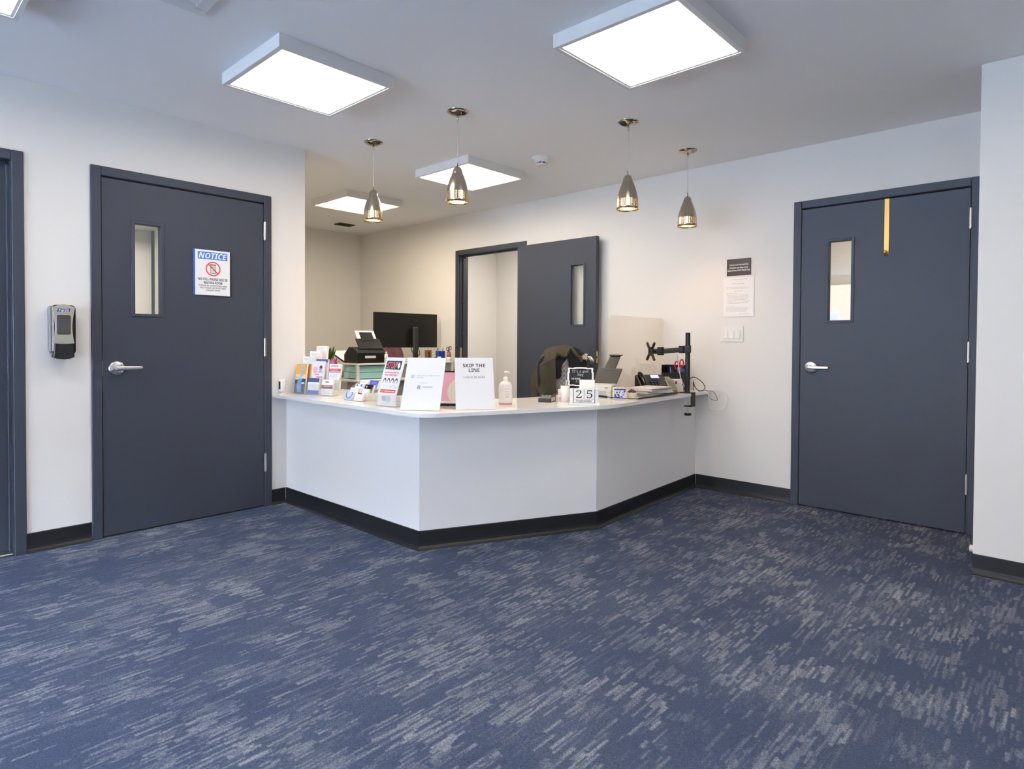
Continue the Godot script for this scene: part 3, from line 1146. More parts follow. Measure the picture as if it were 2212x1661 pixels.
	# door stop on the side of the wall corner
	t = thing("door_stop", "small white door stop low on the wall beside the right door", "door stop", Vector3(XJ, 0.09, -3.83))
	st = mb()
	cyl(st, Vector3(0.0, 0, 0), Vector3(-0.026, 0, 0), 0.017, 18)
	build(st, "bumper", M.plastic, t)
	st = mb()
	cyl(st, Vector3(0.0, 0, 0), Vector3(-0.005, 0, 0), 0.024, 18)
	build(st, "base_plate", M.plastic, t)

# ---------------------------------------------------------------- left end of the counter
func loc(p: Vector3, turn: float, off: Vector3) -> Vector3:
	return p + Basis(Vector3.UP, turn) * off

# a printed leaflet standing in a rack
func leaflet(called: String, label: String, category: String, group: String, p: Vector3, turn: float, w: float, h: float, th: float, tilt: float, im: Image) -> void:
	var t := thing(called, label, category, p, turn, group)
	var xf := Transform3D(Basis(Vector3.RIGHT, -tilt), Vector3.ZERO)
	var st := mb()
	box(st, Vector3(0, h / 2, -th / 2), Vector3(w, h, th), 0.0004, xf)
	build(st, "pages", M.paper, t)
	if im:
		face(t, "cover", w * 0.99, h * 0.99, printed(im, 0.35), xf * at(0, h / 2, 0.0004))

func rack(label: String, p: Vector3, turn: float, w: float, tiers: Array, dz: float, dy: float) -> void:
	var t := thing("leaflet_rack", label, "leaflet rack", p, turn, "clear acrylic leaflet racks on the counter")
	var st: SurfaceTool
	var n := tiers.size()
	for s in [-1, 1]:
		st = mb()
		var out := PackedVector2Array([Vector2(0.012, 0.0), Vector2(-n * dz - 0.01, 0.0)])
		out.append(Vector2(-n * dz - 0.01 - 0.03, (n - 1) * dy + 0.16))
		for k in range(n - 1, -1, -1):
			out.append(Vector2(-k * dz - 0.002, k * dy + 0.08))
			out.append(Vector2(-k * dz + 0.01, k * dy + 0.05))
		var q := PackedVector2Array()
		for v in out: q.append(Vector2(v.x, v.y))
		plate(st, q, -0.001, 0.001, 0.0, Transform3D(Basis(Vector3(0, 0, 1), Vector3(0, 1, 0), Vector3(-1, 0, 0)), Vector3(s * (w / 2 + 0.003), 0, 0)))
		build(st, "side_wall", M.clear, t)
	for k in n:
		st = mb()
		box(st, Vector3(0, k * dy + 0.036, -k * dz + 0.006), Vector3(w + 0.006, 0.07, 0.002))
		box(st, Vector3(0, k * dy + 0.001, -k * dz - dz / 2 + 0.006), Vector3(w + 0.006, 0.002, dz))
		build(st, "pocket", M.clear, t)

func _counter_left() -> void:
	# little white camera
	var t := thing("security_camera", "small white cylindrical camera on the counter against the left wall", "camera", Vector3(-3.995, CT, -1.995), 0.25)
	var st := mb()
	lathe(st, [Vector2(0, 0.102), Vector2(0.02, 0.102), Vector2(0.0225, 0.099), Vector2(0.0225, 0.022), Vector2(0.019, 0.018), Vector2(0, 0.018)], 28)
	build(st, "body", M.plastic, t)
	st = mb()
	lathe(st, [Vector2(0.005, 0.019), Vector2(0.006, 0.008), Vector2(0.022, 0.006), Vector2(0.0245, 0.003), Vector2(0.0245, 0.0), Vector2(0, 0)], 28)
	build(st, "foot", M.plastic, t)
	st = mb()
	for k in 6:
		var a0 := lerpf(-0.42, 0.42, k / 6.0)
		var a1 := lerpf(-0.42, 0.42, (k + 1) / 6.0)
		var r := 0.0231
		poly(st, [Vector3(sin(a0) * r, 0.036, cos(a0) * r), Vector3(sin(a1) * r, 0.036, cos(a1) * r), Vector3(sin(a1) * r, 0.088, cos(a1) * r), Vector3(sin(a0) * r, 0.088, cos(a0) * r)], Vector3(0, 0, 1), true)
	build(st, "lens_window", M.black_gloss, t)

	# tall four-tier rack by the wall
	var R1 := Vector3(-3.935, CT, -2.085)
	var R2 := Vector3(-3.82, CT, -2.125)
	var R3 := Vector3(-3.668, CT, -2.14)
	rack("clear four-tier leaflet rack standing against the left wall end", R1, 0.22, 0.106, [0, 1, 2, 3], 0.06, 0.036)
	var g := "leaflets in the clear racks"
	var im := page(200, 420, Color(0.86, 0.6, 0.22))
	bar(im, 0, 0.36, 1, 0.14, Color(0.92, 0.8, 0.6))
	bar(im, 0, 0.5, 1, 0.5, Color(0.13, 0.2, 0.36))
	for k in 22:
		var y := 0.04 + k * 0.042
		var cx := 0.5 + 0.14 * sin(k * 0.26 + 0.6)
		bar(im, cx - 0.16, y, 0.32 if k < 11 else 0.38, 0.03, Color(0.5, 0.75, 0.88).lerp(Color(0.35, 0.62, 0.85), (k % 3) / 3.0))
	bar(im, 0.0, 0.42, 0.3, 0.12, Color(0.85, 0.72, 0.6))
	bar(im, 0.62, 0.62, 0.3, 0.06, Color(0.85, 0.9, 0.93))
	leaflet("spine_leaflet", "leaflet with a blue spine drawing on orange and navy, front of tall rack", "leaflet", g, loc(R1, 0.22, Vector3(0, 0.003, 0)), 0.22, 0.104, 0.205, 0.012, 0.14, im)
	im = page(100, 210, Color(0.8, 0.52, 0.12))
	bar(im, 0.2, 0.0, 0.12, 0.5, Color(0.9, 0.66, 0.25))
	bar(im, 0, 0.5, 1, 0.5, Color(0.5, 0.52, 0.4))
	leaflet("orange_leaflet", "orange-brown leaflet behind the spine leaflet in the tall rack", "leaflet", g, loc(R1, 0.22, Vector3(0.012, 0.003, -0.03)), 0.22, 0.1, 0.205, 0.006, 0.14, im)
	var nm := ["second", "third", "topmost"]
	for k in 3:
		im = page(160, 330, Color(0.93, 0.93, 0.93))
		lines(im, 0.1, 0.06, 0.6, 2, 0.04, 0.016, Color(0.62, 0.64, 0.66))
		lines(im, 0.1, 0.2, 0.7, 1, 0.04, 0.012, Color(0.7, 0.7, 0.72))
		if k == 0: bar(im, 0.45, 0.0, 0.55, 0.3, Color(0.86, 0.91, 0.9))
		leaflet("white_leaflet", "plain white leaflet with grey print, %s step of the tall rack" % nm[k], "leaflet", g, loc(R1, 0.22, Vector3(0, 0.036 * (k + 1) + 0.003, -0.06 * (k + 1))), 0.22, 0.106, 0.218, 0.018, 0.12, im)

	# two lower racks
	rack("clear leaflet rack between the tall rack and the red-banded leaflets", R2, 0.3, 0.104, [0, 1, 2], 0.034, 0.036)
	im = page(200, 240, Color(0.92, 0.92, 0.935))
	lines(im, 0.2, 0.12, 0.6, 4, 0.12, 0.02, Color(0.76, 0.76, 0.82))
	bar(im, 0.0, 0.0, 1.0, 0.26, Color(0.3, 0.32, 0.46))
	bar(im, 0.0, 0.76, 1.0, 0.24, Color(0.33, 0.42, 0.74))
	leaflet("blue_banded_leaflet", "white leaflet with a blue band at its foot, front pocket", "leaflet", g, loc(R2, 0.3, Vector3(0, 0.003, 0)), 0.3, 0.1, 0.11, 0.01, 0.1, im)
	im = page(220, 400, Color(0.92, 0.92, 0.95))
	blob(im, 0.28, 0.32, 0.2, 0.13, Color(0.9, 0.7, 0.74))
	blob(im, 0.72, 0.26, 0.14, 0.1, Color(0.85, 0.62, 0.68))
	blob(im, 0.74, 0.21, 0.12, 0.06, Color(0.35, 0.22, 0.32))
	bar(im, 0.55, 0.36, 0.35, 0.06, Color(0.55, 0.68, 0.85))
	bar(im, 0.25, 0.46, 0.35, 0.04, Color(0.85, 0.35, 0.45))
	bar(im, 0.42, 0.56, 0.5, 0.035, Color(0.85, 0.35, 0.45))
	bar(im, 0.05, 0.66, 0.85, 0.05, Color(0.62, 0.72, 0.82))
	leaflet("pink_face_leaflet", "pale leaflet with two pink line-drawn faces, middle step of its rack", "leaflet", g, loc(R2, 0.3, Vector3(0.0, 0.039, -0.034)), 0.3, 0.106, 0.188, 0.012, 0.12, im)
	im = page(120, 240, Color(0.92, 0.92, 0.93))
	bar(im, 0, 0, 1, 0.13, Color(0.33, 0.36, 0.68))
	leaflet("purple_topped_leaflet", "white leaflet with a purple-blue top band behind the faces leaflet", "leaflet", g, loc(R2, 0.3, Vector3(0.004, 0.075, -0.068)), 0.3, 0.106, 0.165, 0.012, 0.12, im)

	rack("clear leaflet rack with red-banded leaflets, beside the business cards", R3, 0.3, 0.1, [0, 1], 0.06, 0.036)
	im = page(200, 280, Color(0.93, 0.93, 0.93))
	bar(im, 0.32, 0.1, 0.3, 0.09, Color(0.55, 0.4, 0.42))
	bar(im, 0.0, 0.34, 1.0, 0.12, Color(0.62, 0.2, 0.2))
	lines(im, 0.2, 0.375, 0.6, 2, 0.045, 0.02, Color(0.9, 0.85, 0.85))
	bar(im, 0.0, 0.47, 1.0, 0.1, Color(0.3, 0.27, 0.3))
	lines(im, 0.2, 0.7, 0.6, 3, 0.09, 0.015, Color(0.7, 0.7, 0.72))
	leaflet("red_banded_leaflet", "short white leaflet with a dark red band, lower pocket", "leaflet", g, loc(R3, 0.3, Vector3(0, 0.003, 0)), 0.3, 0.098, 0.105, 0.014, 0.1, im)
	im = page(200, 420, Color(0.93, 0.93, 0.93))
	bar(im, 0.15, 0.05, 0.6, 0.07, Color(0.7, 0.7, 0.72))
	bar(im, 0.0, 0.19, 1.0, 0.1, Color(0.78, 0.25, 0.28))
	lines(im, 0.1, 0.22, 0.8, 2, 0.03, 0.014, Color(0.95, 0.8, 0.8))
	bar(im, 0.0, 0.3, 1.0, 0.045, Color(0.42, 0.58, 0.76))
	lines(im, 0.1, 0.4, 0.8, 3, 0.05, 0.012, Color(0.66, 0.66, 0.7))
	leaflet("red_and_blue_banded_leaflet", "tall white leaflet with red and blue bands, upper pocket", "leaflet", g, loc(R3, 0.3, Vector3(0.004, 0.039, -0.06)), 0.3, 0.1, 0.172, 0.014, 0.12, im)

	# little plant in pink foil behind the racks
	t = thing("potted_plant", "small spiky green plant wrapped in pink foil behind the racks", "plant", Vector3(-4.08, CT, -2.4))
	st = mb()
	lathe(st, [Vector2(0, 0.205), Vector2(0.034, 0.205), Vector2(0.038, 0.21), Vector2(0.026, 0.0), Vector2(0, 0)], 20)
	build(st, "pot", M.charcoal, t)
	st = mb()
	var r2 := RandomNumberGenerator.new()
	r2.seed = 3
	for k in 12:
		var a := TAU * k / 12
		var a2 := TAU * (k + 1) / 12
		var up := 0.225 + r2.randf_range(-0.015, 0.03)
		poly(st, [Vector3(cos(a) * 0.028, 0.0, sin(a) * 0.028), Vector3(cos(a2) * 0.028, 0.0, sin(a2) * 0.028), Vector3(cos(a2) * 0.042, 0.205, sin(a2) * 0.042), Vector3(cos((a + a2) / 2) * 0.062, up, sin((a + a2) / 2) * 0.062), Vector3(cos(a) * 0.042, 0.205, sin(a) * 0.042)], Vector3(cos(a), 0.2, sin(a)))
	build(st, "foil_wrap", mat(Color(0.78, 0.1, 0.5), 0.3), t)
	st = mb()
	for k in 34:
		var a := r2.randf() * TAU
		var lean := r2.randf_range(0.05, 0.6)
		var l := r2.randf_range(0.06, 0.105)
		var dir := Vector3(cos(a) * sin(lean), cos(lean), sin(a) * sin(lean))
		var side := dir.cross(Vector3(r2.randf() - 0.5, 0.2, r2.randf() - 0.5)).normalized()
		var nrm := side.cross(dir)
		var b0 := Vector3(cos(a), 0, sin(a)) * 0.012 + Vector3(0, 0.205, 0)
		var last := []
		for q in 5:
			var f := q / 4.0
			var wd: float = [0.004, 0.008, 0.009, 0.006, 0.0008][q]
			var c := b0 + dir * l * f + Vector3(0, 0.02 * f * f, 0)
			var row := [c - side * wd, c + nrm * wd * 0.5, c + side * wd, c - nrm * wd * 0.5]
			if last.size():
				for m in 4:
					poly(st, [last[m], last[(m + 1) % 4], row[(m + 1) % 4], row[m]], (last[m] + last[(m + 1) % 4]) * 0.5 - c + dir * 0.001)
			last = row
	build(st, "leaves", grain(mat(Color.WHITE, 0.5), Color(0.16, 0.24, 0.06), Color(0.36, 0.42, 0.16), 0.06, 14.0, 9), t)

	# business cards in a clear stepped holder
	t = thing("card_holder", "clear stepped business card holder on the counter", "card holder", Vector3(-3.275, CT, -2.09))
	for s in [-0.108, 0.0, 0.108]:
		st = mb()
		plate(st, PackedVector2Array([Vector2(0.014, 0), Vector2(0.014, 0.012), Vector2(-0.02, 0.05), Vector2(-0.125, 0.12), Vector2(-0.14, 0.12), Vector2(-0.135, 0.0)]), -0.001, 0.001, 0.0, Transform3D(Basis(Vector3(0, 0, 1), Vector3(0, 1, 0), Vector3(-1, 0, 0)), Vector3(s, 0, 0)))
		build(st, "side_wall", M.clear, t)
	for k in 4:
		st = mb()
		box(st, Vector3(0, k * 0.023 + 0.011, -k * 0.036 + 0.011), Vector3(0.216, 0.02, 0.002))
		box(st, Vector3(0, k * 0.023 + 0.001, -k * 0.036 - 0.007), Vector3(0.216, 0.002, 0.036))
		build(st, "step", M.clear, t)
	var looks := [
		["pale blue card with a violet arc, front step left", Color(0.74, 0.82, 0.93), Color(0.45, 0.45, 0.78), 0],
		["white card with a red top, front step right", Color(0.93, 0.93, 0.93), Color(0.75, 0.15, 0.25), 1],
		["plain white card, second step left", Color(0.93, 0.93, 0.93), Color(0.6, 0.62, 0.66), 2],
		["white card with a small blue mark, second step right", Color(0.92, 0.92, 0.93), Color(0.4, 0.55, 0.85), 3],
		["white card with blue corners, third step left", Color(0.92, 0.93, 0.95), Color(0.2, 0.42, 0.78), 4],
		["black card, third step right", Color(0.1, 0.1, 0.11), Color(0.25, 0.25, 0.27), 5],
		["cream card, top step left", Color(0.92, 0.91, 0.88), Color(0.7, 0.7, 0.68), 2],
		["violet-blue card, top step right", Color(0.3, 0.35, 0.72), Color(0.62, 0.66, 0.88), 6],
	]
	for i in 8:
		var q: Array = looks[i]
		im = page(180, 104, q[1])
		match q[3]:
			0:
				blob(im, 0.5, 0.25, 0.42, 0.62, q[2], 0.72)
				lines(im, 0.15, 0.78, 0.6, 2, 0.1, 0.03, Color(0.55, 0.62, 0.8))
			1:
				bar(im, 0.3, 0.0, 0.5, 0.18, q[2])
				lines(im, 0.15, 0.5, 0.6, 3, 0.14, 0.03, Color(0.8, 0.78, 0.8))
			2: lines(im, 0.15, 0.2, 0.6, 2, 0.14, 0.04, q[2])
			3: blob(im, 0.2, 0.25, 0.09, 0.15, q[2], 0.55)
			4:
				bar(im, 0.15, 0.1, 0.16, 0.24, q[2])
				bar(im, 0.66, 0.05, 0.2, 0.3, q[2])
			5: blob(im, 0.2, 0.3, 0.08, 0.14, Color(0.8, 0.8, 0.82))
			6: lines(im, 0.2, 0.2, 0.6, 2, 0.16, 0.06, q[2])
		var k := i / 2
		var s := -0.054 if i % 2 == 0 else 0.054
		leaflet("business_cards", "stack of business cards: " + str(q[0]), "business cards", "business cards in the stepped holder", Vector3(-3.275 + s, CT + k * 0.023 + 0.003, -2.09 - k * 0.036 + 0.004), 0.0, 0.09, 0.051, 0.012, 0.35, im)

# ---------------------------------------------------------------- middle of the counter
func gloss(im: Image) -> StandardMaterial3D:
	var m := printed(im, 0.5)
	m.clearcoat_enabled = true
	m.clearcoat = 1.0
	m.clearcoat_roughness = 0.02
	return m

# acrylic sign holder leaning back; returns its panel, whose local z = 0.0035 is the front of the sheet
func slant_sign(called: String, label: String, p: Vector3, turn: float, w: float, h: float, tilt: float, im: Image) -> MeshInstance3D:
	var t := thing(called, label, "sign", p, turn)
	var st := mb()
	box(st, Vector3(0, 0.0015, -0.035), Vector3(w, 0.003, 0.07), 0.0008)
	build(st, "foot", M.clear, t)
	st = mb()
	box(st, Vector3(0, h / 2, 0), Vector3(w, h, 0.004), 0.0008)
	var o := build(st, "panel", M.plastic, t)
	o.transform = Transform3D(Basis(Vector3.RIGHT, -tilt), Vector3(0, 0.002, 0))
	face(o, "sheet", w, h, gloss(im), at(0, h / 2, 0.0024))
	return o

func _counter_middle() -> void:
	var st: SurfaceTool
	# STOP sign on its clear box
	var t := thing("acrylic_box", "clear acrylic box with a white card under the STOP sign", "box", Vector3(-2.86, CT, -2.06), 0.18)
	st = mb()
	for s in [-1, 1]:
		box(st, Vector3(s * 0.0775, 0.03, 0), Vector3(0.003, 0.06, 0.06))
		box(st, Vector3(0, 0.03, s * 0.0285), Vector3(0.152, 0.06, 0.003))
	box(st, Vector3(0, 0.0015, 0), Vector3(0.152, 0.003, 0.054))
	build(st, "case", M.clear, t)
	var im := page(240, 90, Color(0.9, 0.9, 0.89))
	blob(im, 0.36, 0.2, 0.14, 0.34, Color(0.62, 0.68, 0.74))
	blob(im, 0.56, 0.24, 0.14, 0.42, Color(0.72, 0.77, 0.81))
	st = mb()
	box(st, Vector3(0, 0.031, 0.005), Vector3(0.14, 0.055, 0.03))
	build(st, "card_block", M.paper, t)
	face(t, "card", 0.139, 0.054, printed(im, 0.6), at(0, 0.031, 0.0205))

	im = page(280, 430, Color(0.87, 0.87, 0.875))
	bar(im, 0.07, 0.09, 0.8, 0.235, Color(0.15, 0.15, 0.23))
	blob(im, 0.745, 0.215, 0.06, 0.075, Color(0.95, 0.95, 0.95))
	for k in 4:
		bar(im, 0.705 + k * 0.02, 0.125, 0.014, 0.06, Color(0.95, 0.95, 0.95))
	for k in 4:
		var cx := 0.2 + k * 0.2
		blob(im, cx, 0.635, 0.075, 0.085, Color(0.2, 0.2, 0.24))
		blob(im, cx, 0.665, 0.05, 0.075, Color(0.9, 0.9, 0.9))
		lines(im, cx - 0.05, 0.765, 0.1, 2 if k > 1 else 1, 0.03, 0.01, Color(0.6, 0.6, 0.62))
	bar(im, 0.1, 0.86, 0.8, 0.085, Color(0.78, 0.16, 0.15))
	var pn := slant_sign("stop_sign", "white STOP symptoms sign with a navy and red banner", Vector3(-2.855, CT + 0.062, -2.04), 0.18, 0.145, 0.222, 0.36, im)
	var X := func(fx: float, fy: float) -> Transform3D: return at((fx - 0.5) * 0.145, (1.0 - fy) * 0.222, 0.0026)
	lettering(pn, "STOP", 0.075, 0.036, M.ink_white, X.call(0.385, 0.21), "Droid Sans", 800, 0.12)
	var xs: Transform3D = X.call(0.385, 0.21)
	xs.origin.z += 0.0005
	lettering(pn, "STOP", 0.072, 0.033, M.ink_red, xs, "Droid Sans", 700, 0.12)
	lettering(pn, "DO YOU HAVE ANY OF", 0.105, 0.0095, M.ink_red, X.call(0.47, 0.405), "Droid Sans", 700, 0.15)
	lettering(pn, "THESE SYMPTOMS?", 0.095, 0.0095, M.ink_red, X.call(0.45, 0.475), "Droid Sans", 700, 0.15)
	lettering(pn, "IF", 0.007, 0.0075, M.ink_white, X.call(0.15, 0.902), "Droid Sans", 700, 0.15)
	lettering(pn, "YES,", 0.014, 0.0085, mat(Color(0.95, 0.8, 0.15), 0.6), X.call(0.245, 0.902), "Droid Sans", 700, 0.15)
	lettering(pn, "PLEASE DO NOT ENTER", 0.076, 0.0075, M.ink_white, X.call(0.595, 0.902), "Droid Sans", 700, 0.15)

	# white clinic sign at the corner
	im = page(320, 420, Color(0.86, 0.865, 0.875))
	blob(im, 0.2, 0.365, 0.045, 0.034, Color(0.42, 0.7, 0.86))
	blob(im, 0.205, 0.36, 0.012, 0.02, Color(0.95, 0.97, 1.0))
	lines(im, 0.52, 0.596, 0.24, 1, 0.02, 0.006, Color(0.75, 0.77, 0.82))
	pn = slant_sign("clinic_sign", "white acrylic clinic name sign with a small blue round logo", Vector3(-2.563, CT, -2.04), 0.581, 0.216, 0.302, 0.44, im)
	X = func(fx: float, fy: float) -> Transform3D: return at((fx - 0.5) * 0.216, (1.0 - fy) * 0.302, 0.0026)
	var soft := mat(Color(0.42, 0.46, 0.54), 0.6)
	lettering(pn, "Sports, Pain & Regenerative", 0.128, 0.0075, soft, X.call(0.6, 0.352), "Droid Sans", 400)
	lettering(pn, "Institute", 0.038, 0.006, soft, X.call(0.39, 0.39), "Droid Sans", 400)
	lettering(pn, "A DIVISION OF", 0.044, 0.0038, soft, X.call(0.5, 0.49), "Droid Sans", 400)
	lettering(pn, "R", 0.018, 0.021, soft, X.call(0.405, 0.575), "Droid Sans", 700)
	lettering(pn, "REDEFINE", 0.055, 0.007, soft, X.call(0.62, 0.568), "Droid Sans", 700)

	# pink tent calendar behind the signs
	t = thing("desk_calendar", "pink spiral-bound tent calendar between the two white signs", "calendar", Vector3(-2.59, CT, -2.33), 0.68)
	st = mb()
	plate(st, PackedVector2Array([Vector2(0.0, 0.0), Vector2(-0.085, 0.0), Vector2(-0.085, 0.012), Vector2(-0.045, 0.198), Vector2(-0.04, 0.198), Vector2(-0.004, 0.012)]), -0.105, 0.105, 0.0, Transform3D(Basis(Vector3(0, 0, 1), Vector3(0, 1, 0), Vector3(-1, 0, 0)), Vector3.ZERO))
	build(st, "stand", M.black, t)
	im = page(240, 210, Color(0.9, 0.66, 0.74))
	blob(im, 0.5, 0.62, 0.3, 0.4, Color(0.9, 0.89, 0.86))
	blob(im, 0.46, 0.52, 0.03, 0.04, Color(0.25, 0.15, 0.14))
	blob(im, 0.6, 0.52, 0.03, 0.04, Color(0.25, 0.15, 0.14))
	bar(im, 0, 0.93, 1, 0.07, Color(0.92, 0.9, 0.9))
	var xf := Transform3D(Basis(Vector3.RIGHT, -0.19), Vector3(0, 0.012, -0.002))
	st = mb()
	box(st, Vector3(0, 0.092, 0.002), Vector3(0.2, 0.178, 0.003), 0.0, xf)
	build(st, "pages", M.paper, t)
	face(t, "picture", 0.199, 0.177, printed(im, 0.4), xf * at(0, 0.092, 0.0039))
	st = mb()
	for k in 18:
		tube(st, [xf * Vector3(-0.09 + k * 0.0106, 0.178, 0.005), xf * Vector3(-0.09 + k * 0.0106, 0.187, 0.006), xf * Vector3(-0.09 + k * 0.0106, 0.19, -0.002)], 0.0012, 5)
	build(st, "spiral", M.black, t)

	# check-in sign; the code printed on it is left out
	im = page(320, 420, Color(0.855, 0.855, 0.86))
	pn = slant_sign("check_in_sign", "white acrylic sign reading SKIP THE LINE on the counter", Vector3(-2.382, CT, -2.275), 0.903, 0.212, 0.302, 0.44, im)
	X = func(fx: float, fy: float) -> Transform3D: return at((fx - 0.5) * 0.212, (1.0 - fy) * 0.302, 0.0026)
	var dark := mat(Color(0.24, 0.22, 0.2), 0.6)
	lettering(pn, "SKIP THE", 0.124, 0.0215, dark, X.call(0.5, 0.155), "Droid Sans", 700)
	lettering(pn, "LINE", 0.06, 0.0215, dark, X.call(0.5, 0.247), "Droid Sans", 700)
	lettering(pn, "CHECK IN HERE", 0.118, 0.0125, dark, X.call(0.5, 0.385), "Droid Sans", 400)

	# pump bottle
	t = thing("sanitizer_bottle", "white pump bottle with a pink stripe at its base", "bottle", Vector3(-2.47, CT, -2.6), 0.75)
	st = mb()
	lathe(st, [Vector2(0.013, 0.142), Vector2(0.016, 0.136), Vector2(0.03, 0.128), Vector2(0.038, 0.114), Vector2(0.04, 0.1), Vector2(0.04, 0.012)], 36)
	lathe(st, [Vector2(0.04, 0.006), Vector2(0.038, 0.001), Vector2(0, 0.0)], 36)
	build(st, "bottle_body", M.plastic, t)
	st = mb()
	lathe(st, [Vector2(0.0402, 0.012), Vector2(0.0402, 0.005)], 36)
	build(st, "stripe", mat(Color(0.88, 0.5, 0.62), 0.35), t)
	st = mb()
	lathe(st, [Vector2(0, 0.162), Vector2(0.009, 0.161), Vector2(0.014, 0.158), Vector2(0.0145, 0.14)], 24)
	cyl(st, Vector3(0, 0.16, 0), Vector3(0, 0.182, 0), 0.0045, 12)
	lathe(st, [Vector2(0, 0.196), Vector2(0.008, 0.194), Vector2(0.0105, 0.188), Vector2(0.009, 0.18), Vector2(0, 0.178)], 20)
	tube(st, curve([Vector3(0.004, 0.189, 0), Vector3(0.014, 0.19, 0.002), Vector3(0.022, 0.186, 0.004)], 6), 0.0042, 10)
	build(st, "pump", M.plastic, t)
	st = mb()
	for k in 8:
		var a0 := lerpf(-0.1, 0.75, k / 8.0)
		var a1 := lerpf(-0.1, 0.75, (k + 1) / 8.0)
		poly(st, [Vector3(sin(a0) * 0.0403, 0.03, cos(a0) * 0.0403), Vector3(sin(a1) * 0.0403, 0.03, cos(a1) * 0.0403), Vector3(sin(a1) * 0.0403, 0.095, cos(a1) * 0.0403), Vector3(sin(a0) * 0.0403, 0.095, cos(a0) * 0.0403)], Vector3(0, 0, 1), true)
	var lb := build(st, "bottle_label", mat(Color(0.93, 0.91, 0.91), 0.5), t)
	st = mb()
	for y in [0.09, 0.075, 0.062, 0.05, 0.044]:
		var a := 0.55 if y != 0.062 else 0.7
		for k in 5:
			var a0 := lerpf(0.0, a, k / 5.0)
			var a1 := lerpf(0.0, a, (k + 0.8) / 5.0)
			poly(st, [Vector3(sin(a0) * 0.0405, y, cos(a0) * 0.0405), Vector3(sin(a1) * 0.0405, y, cos(a1) * 0.0405), Vector3(sin(a1) * 0.0405, y + 0.003, cos(a1) * 0.0405), Vector3(sin(a0) * 0.0405, y + 0.003, cos(a0) * 0.0405)], Vector3(0, 0, 1), true)
	build(st, "print", mat(Color(0.82, 0.6, 0.63), 0.5), lb)

	# card reader
	t = thing("card_reader", "dark grey card payment terminal lying on the counter", "card reader", Vector3(-2.405, CT, -2.9), 0.42)
	st = mb()
	plate(st, PackedVector2Array([Vector2(0.055, 0.0), Vector2(0.055, 0.02), Vector2(0.05, 0.026), Vector2(-0.055, 0.045), Vector2(-0.066, 0.04), Vector2(-0.068, 0.0)]), -0.04, 0.04, 0.003, Transform3D(Basis(Vector3(0, 0, 1), Vector3(0, 1, 0), Vector3(-1, 0, 0)), Vector3.ZERO))
	build(st, "casing", M.charcoal, t)
	st = mb()
	box(st, Vector3(0, 0.016, 0), Vector3(0.083, 0.024, 0.09), 0.002)
	build(st, "side_band", mat(Color(0.72, 0.69, 0.62), 0.4), t)
	st = mb()
	var tilt := Transform3D(Basis(Vector3.RIGHT, 0.18), Vector3(0, 0.037, -0.005))
	box(st, Vector3(0, 0.001, -0.03), Vector3(0.062, 0.003, 0.04), 0.001, tilt)
	build(st, "screen", M.black_gloss, t)
	for r in 3:
		for k in 3:
			st = mb()
			box(st, Vector3(-0.02 + k * 0.02, 0.001, 0.006 + r * 0.016), Vector3(0.014, 0.004, 0.01), 0.001, tilt)
			build(st, "key", M.grey, t)

	# small boxes
	for k in 2:
		t = thing("small_box", ["white and pink small box under another by the card reader", "white small box lying on the pink box by the card reader"][k], "box", Vector3(-2.335 + k * 0.004, CT + k * 0.0365, -3.0 - k * 0.006), 0.75 + k * 0.05, "small boxes beside the card reader")
		st = mb()
		box(st, Vector3(0, 0.018, 0), Vector3(0.105, 0.036, 0.07), 0.001)
		build(st, "carton", mat(Color(0.88, 0.85, 0.84), 0.5), t)
		im = page(120, 44, Color(0.88, 0.86, 0.85))
		if k == 0: bar(im, 0.04, 0.15, 0.44, 0.7, Color(0.84, 0.62, 0.64))
		bar(im, 0.55, 0.2, 0.3, 0.6, Color(0.78, 0.77, 0.76))
		bar(im, 0.88, 0.1, 0.1, 0.8, Color(0.55, 0.54, 0.53))
		face(t, "carton_print", 0.103, 0.034, printed(im, 0.5), at(0, 0.018, 0.0352))

	# block calendar
	t = thing("block_calendar", "white wooden block calendar showing 25 September", "calendar", Vector3(-2.135, CT, -2.915), 0.63)
	st = mb()
	box(st, Vector3(0, 0.006, 0.0), Vector3(0.178, 0.012, 0.062), 0.002)
	build(st, "plinth", M.white, t)
	st = mb()
	for s in [-1, 1]:
		box(st, Vector3(s * 0.073, 0.053, -0.002), Vector3(0.02, 0.082, 0.05), 0.001)
	box(st, Vector3(0, 0.053, -0.024), Vector3(0.126, 0.082, 0.006), 0.001)
	build(st, "case", M.white, t)
	for k in 2:
		st = mb()
		box(st, Vector3(-0.0305 + k * 0.061, 0.0645, 0.0), Vector3(0.059, 0.058, 0.042), 0.001)
		var c := build(st, "number_block", M.plastic, t)
		lettering(c, ["2", "5"][k], 0.033, 0.046, M.ink, at(-0.0305 + k * 0.061, 0.0645, 0.0212), "Droid Serif", 400)
	st = mb()
	box(st, Vector3(0, 0.024, 0.0), Vector3(0.12, 0.02, 0.042), 0.001)
	var mo := build(st, "month_block", M.plastic, t)
	lettering(mo, "September", 0.092, 0.0165, M.ink, at(0, 0.0235, 0.0212), "Droid Serif", 700)

	# business cards behind the calendar
	t = thing("card_stand", "small stand of white business cards behind the block calendar", "card stand", Vector3(-2.185, CT, -2.985), 0.63)
	st = mb()
	box(st, Vector3(0.012, 0.045, -0.02), Vector3(0.1, 0.09, 0.04), 0.002)
	build(st, "stand_block", M.paper2, t)
	st = mb()
	box(st, Vector3(0, 0, 0), Vector3(0.09, 0.052, 0.012), 0.0004, Transform3D(Basis(Vector3.RIGHT, -0.25), Vector3(0.016, 0.114, -0.012)))
	build(st, "cards", M.paper, t)

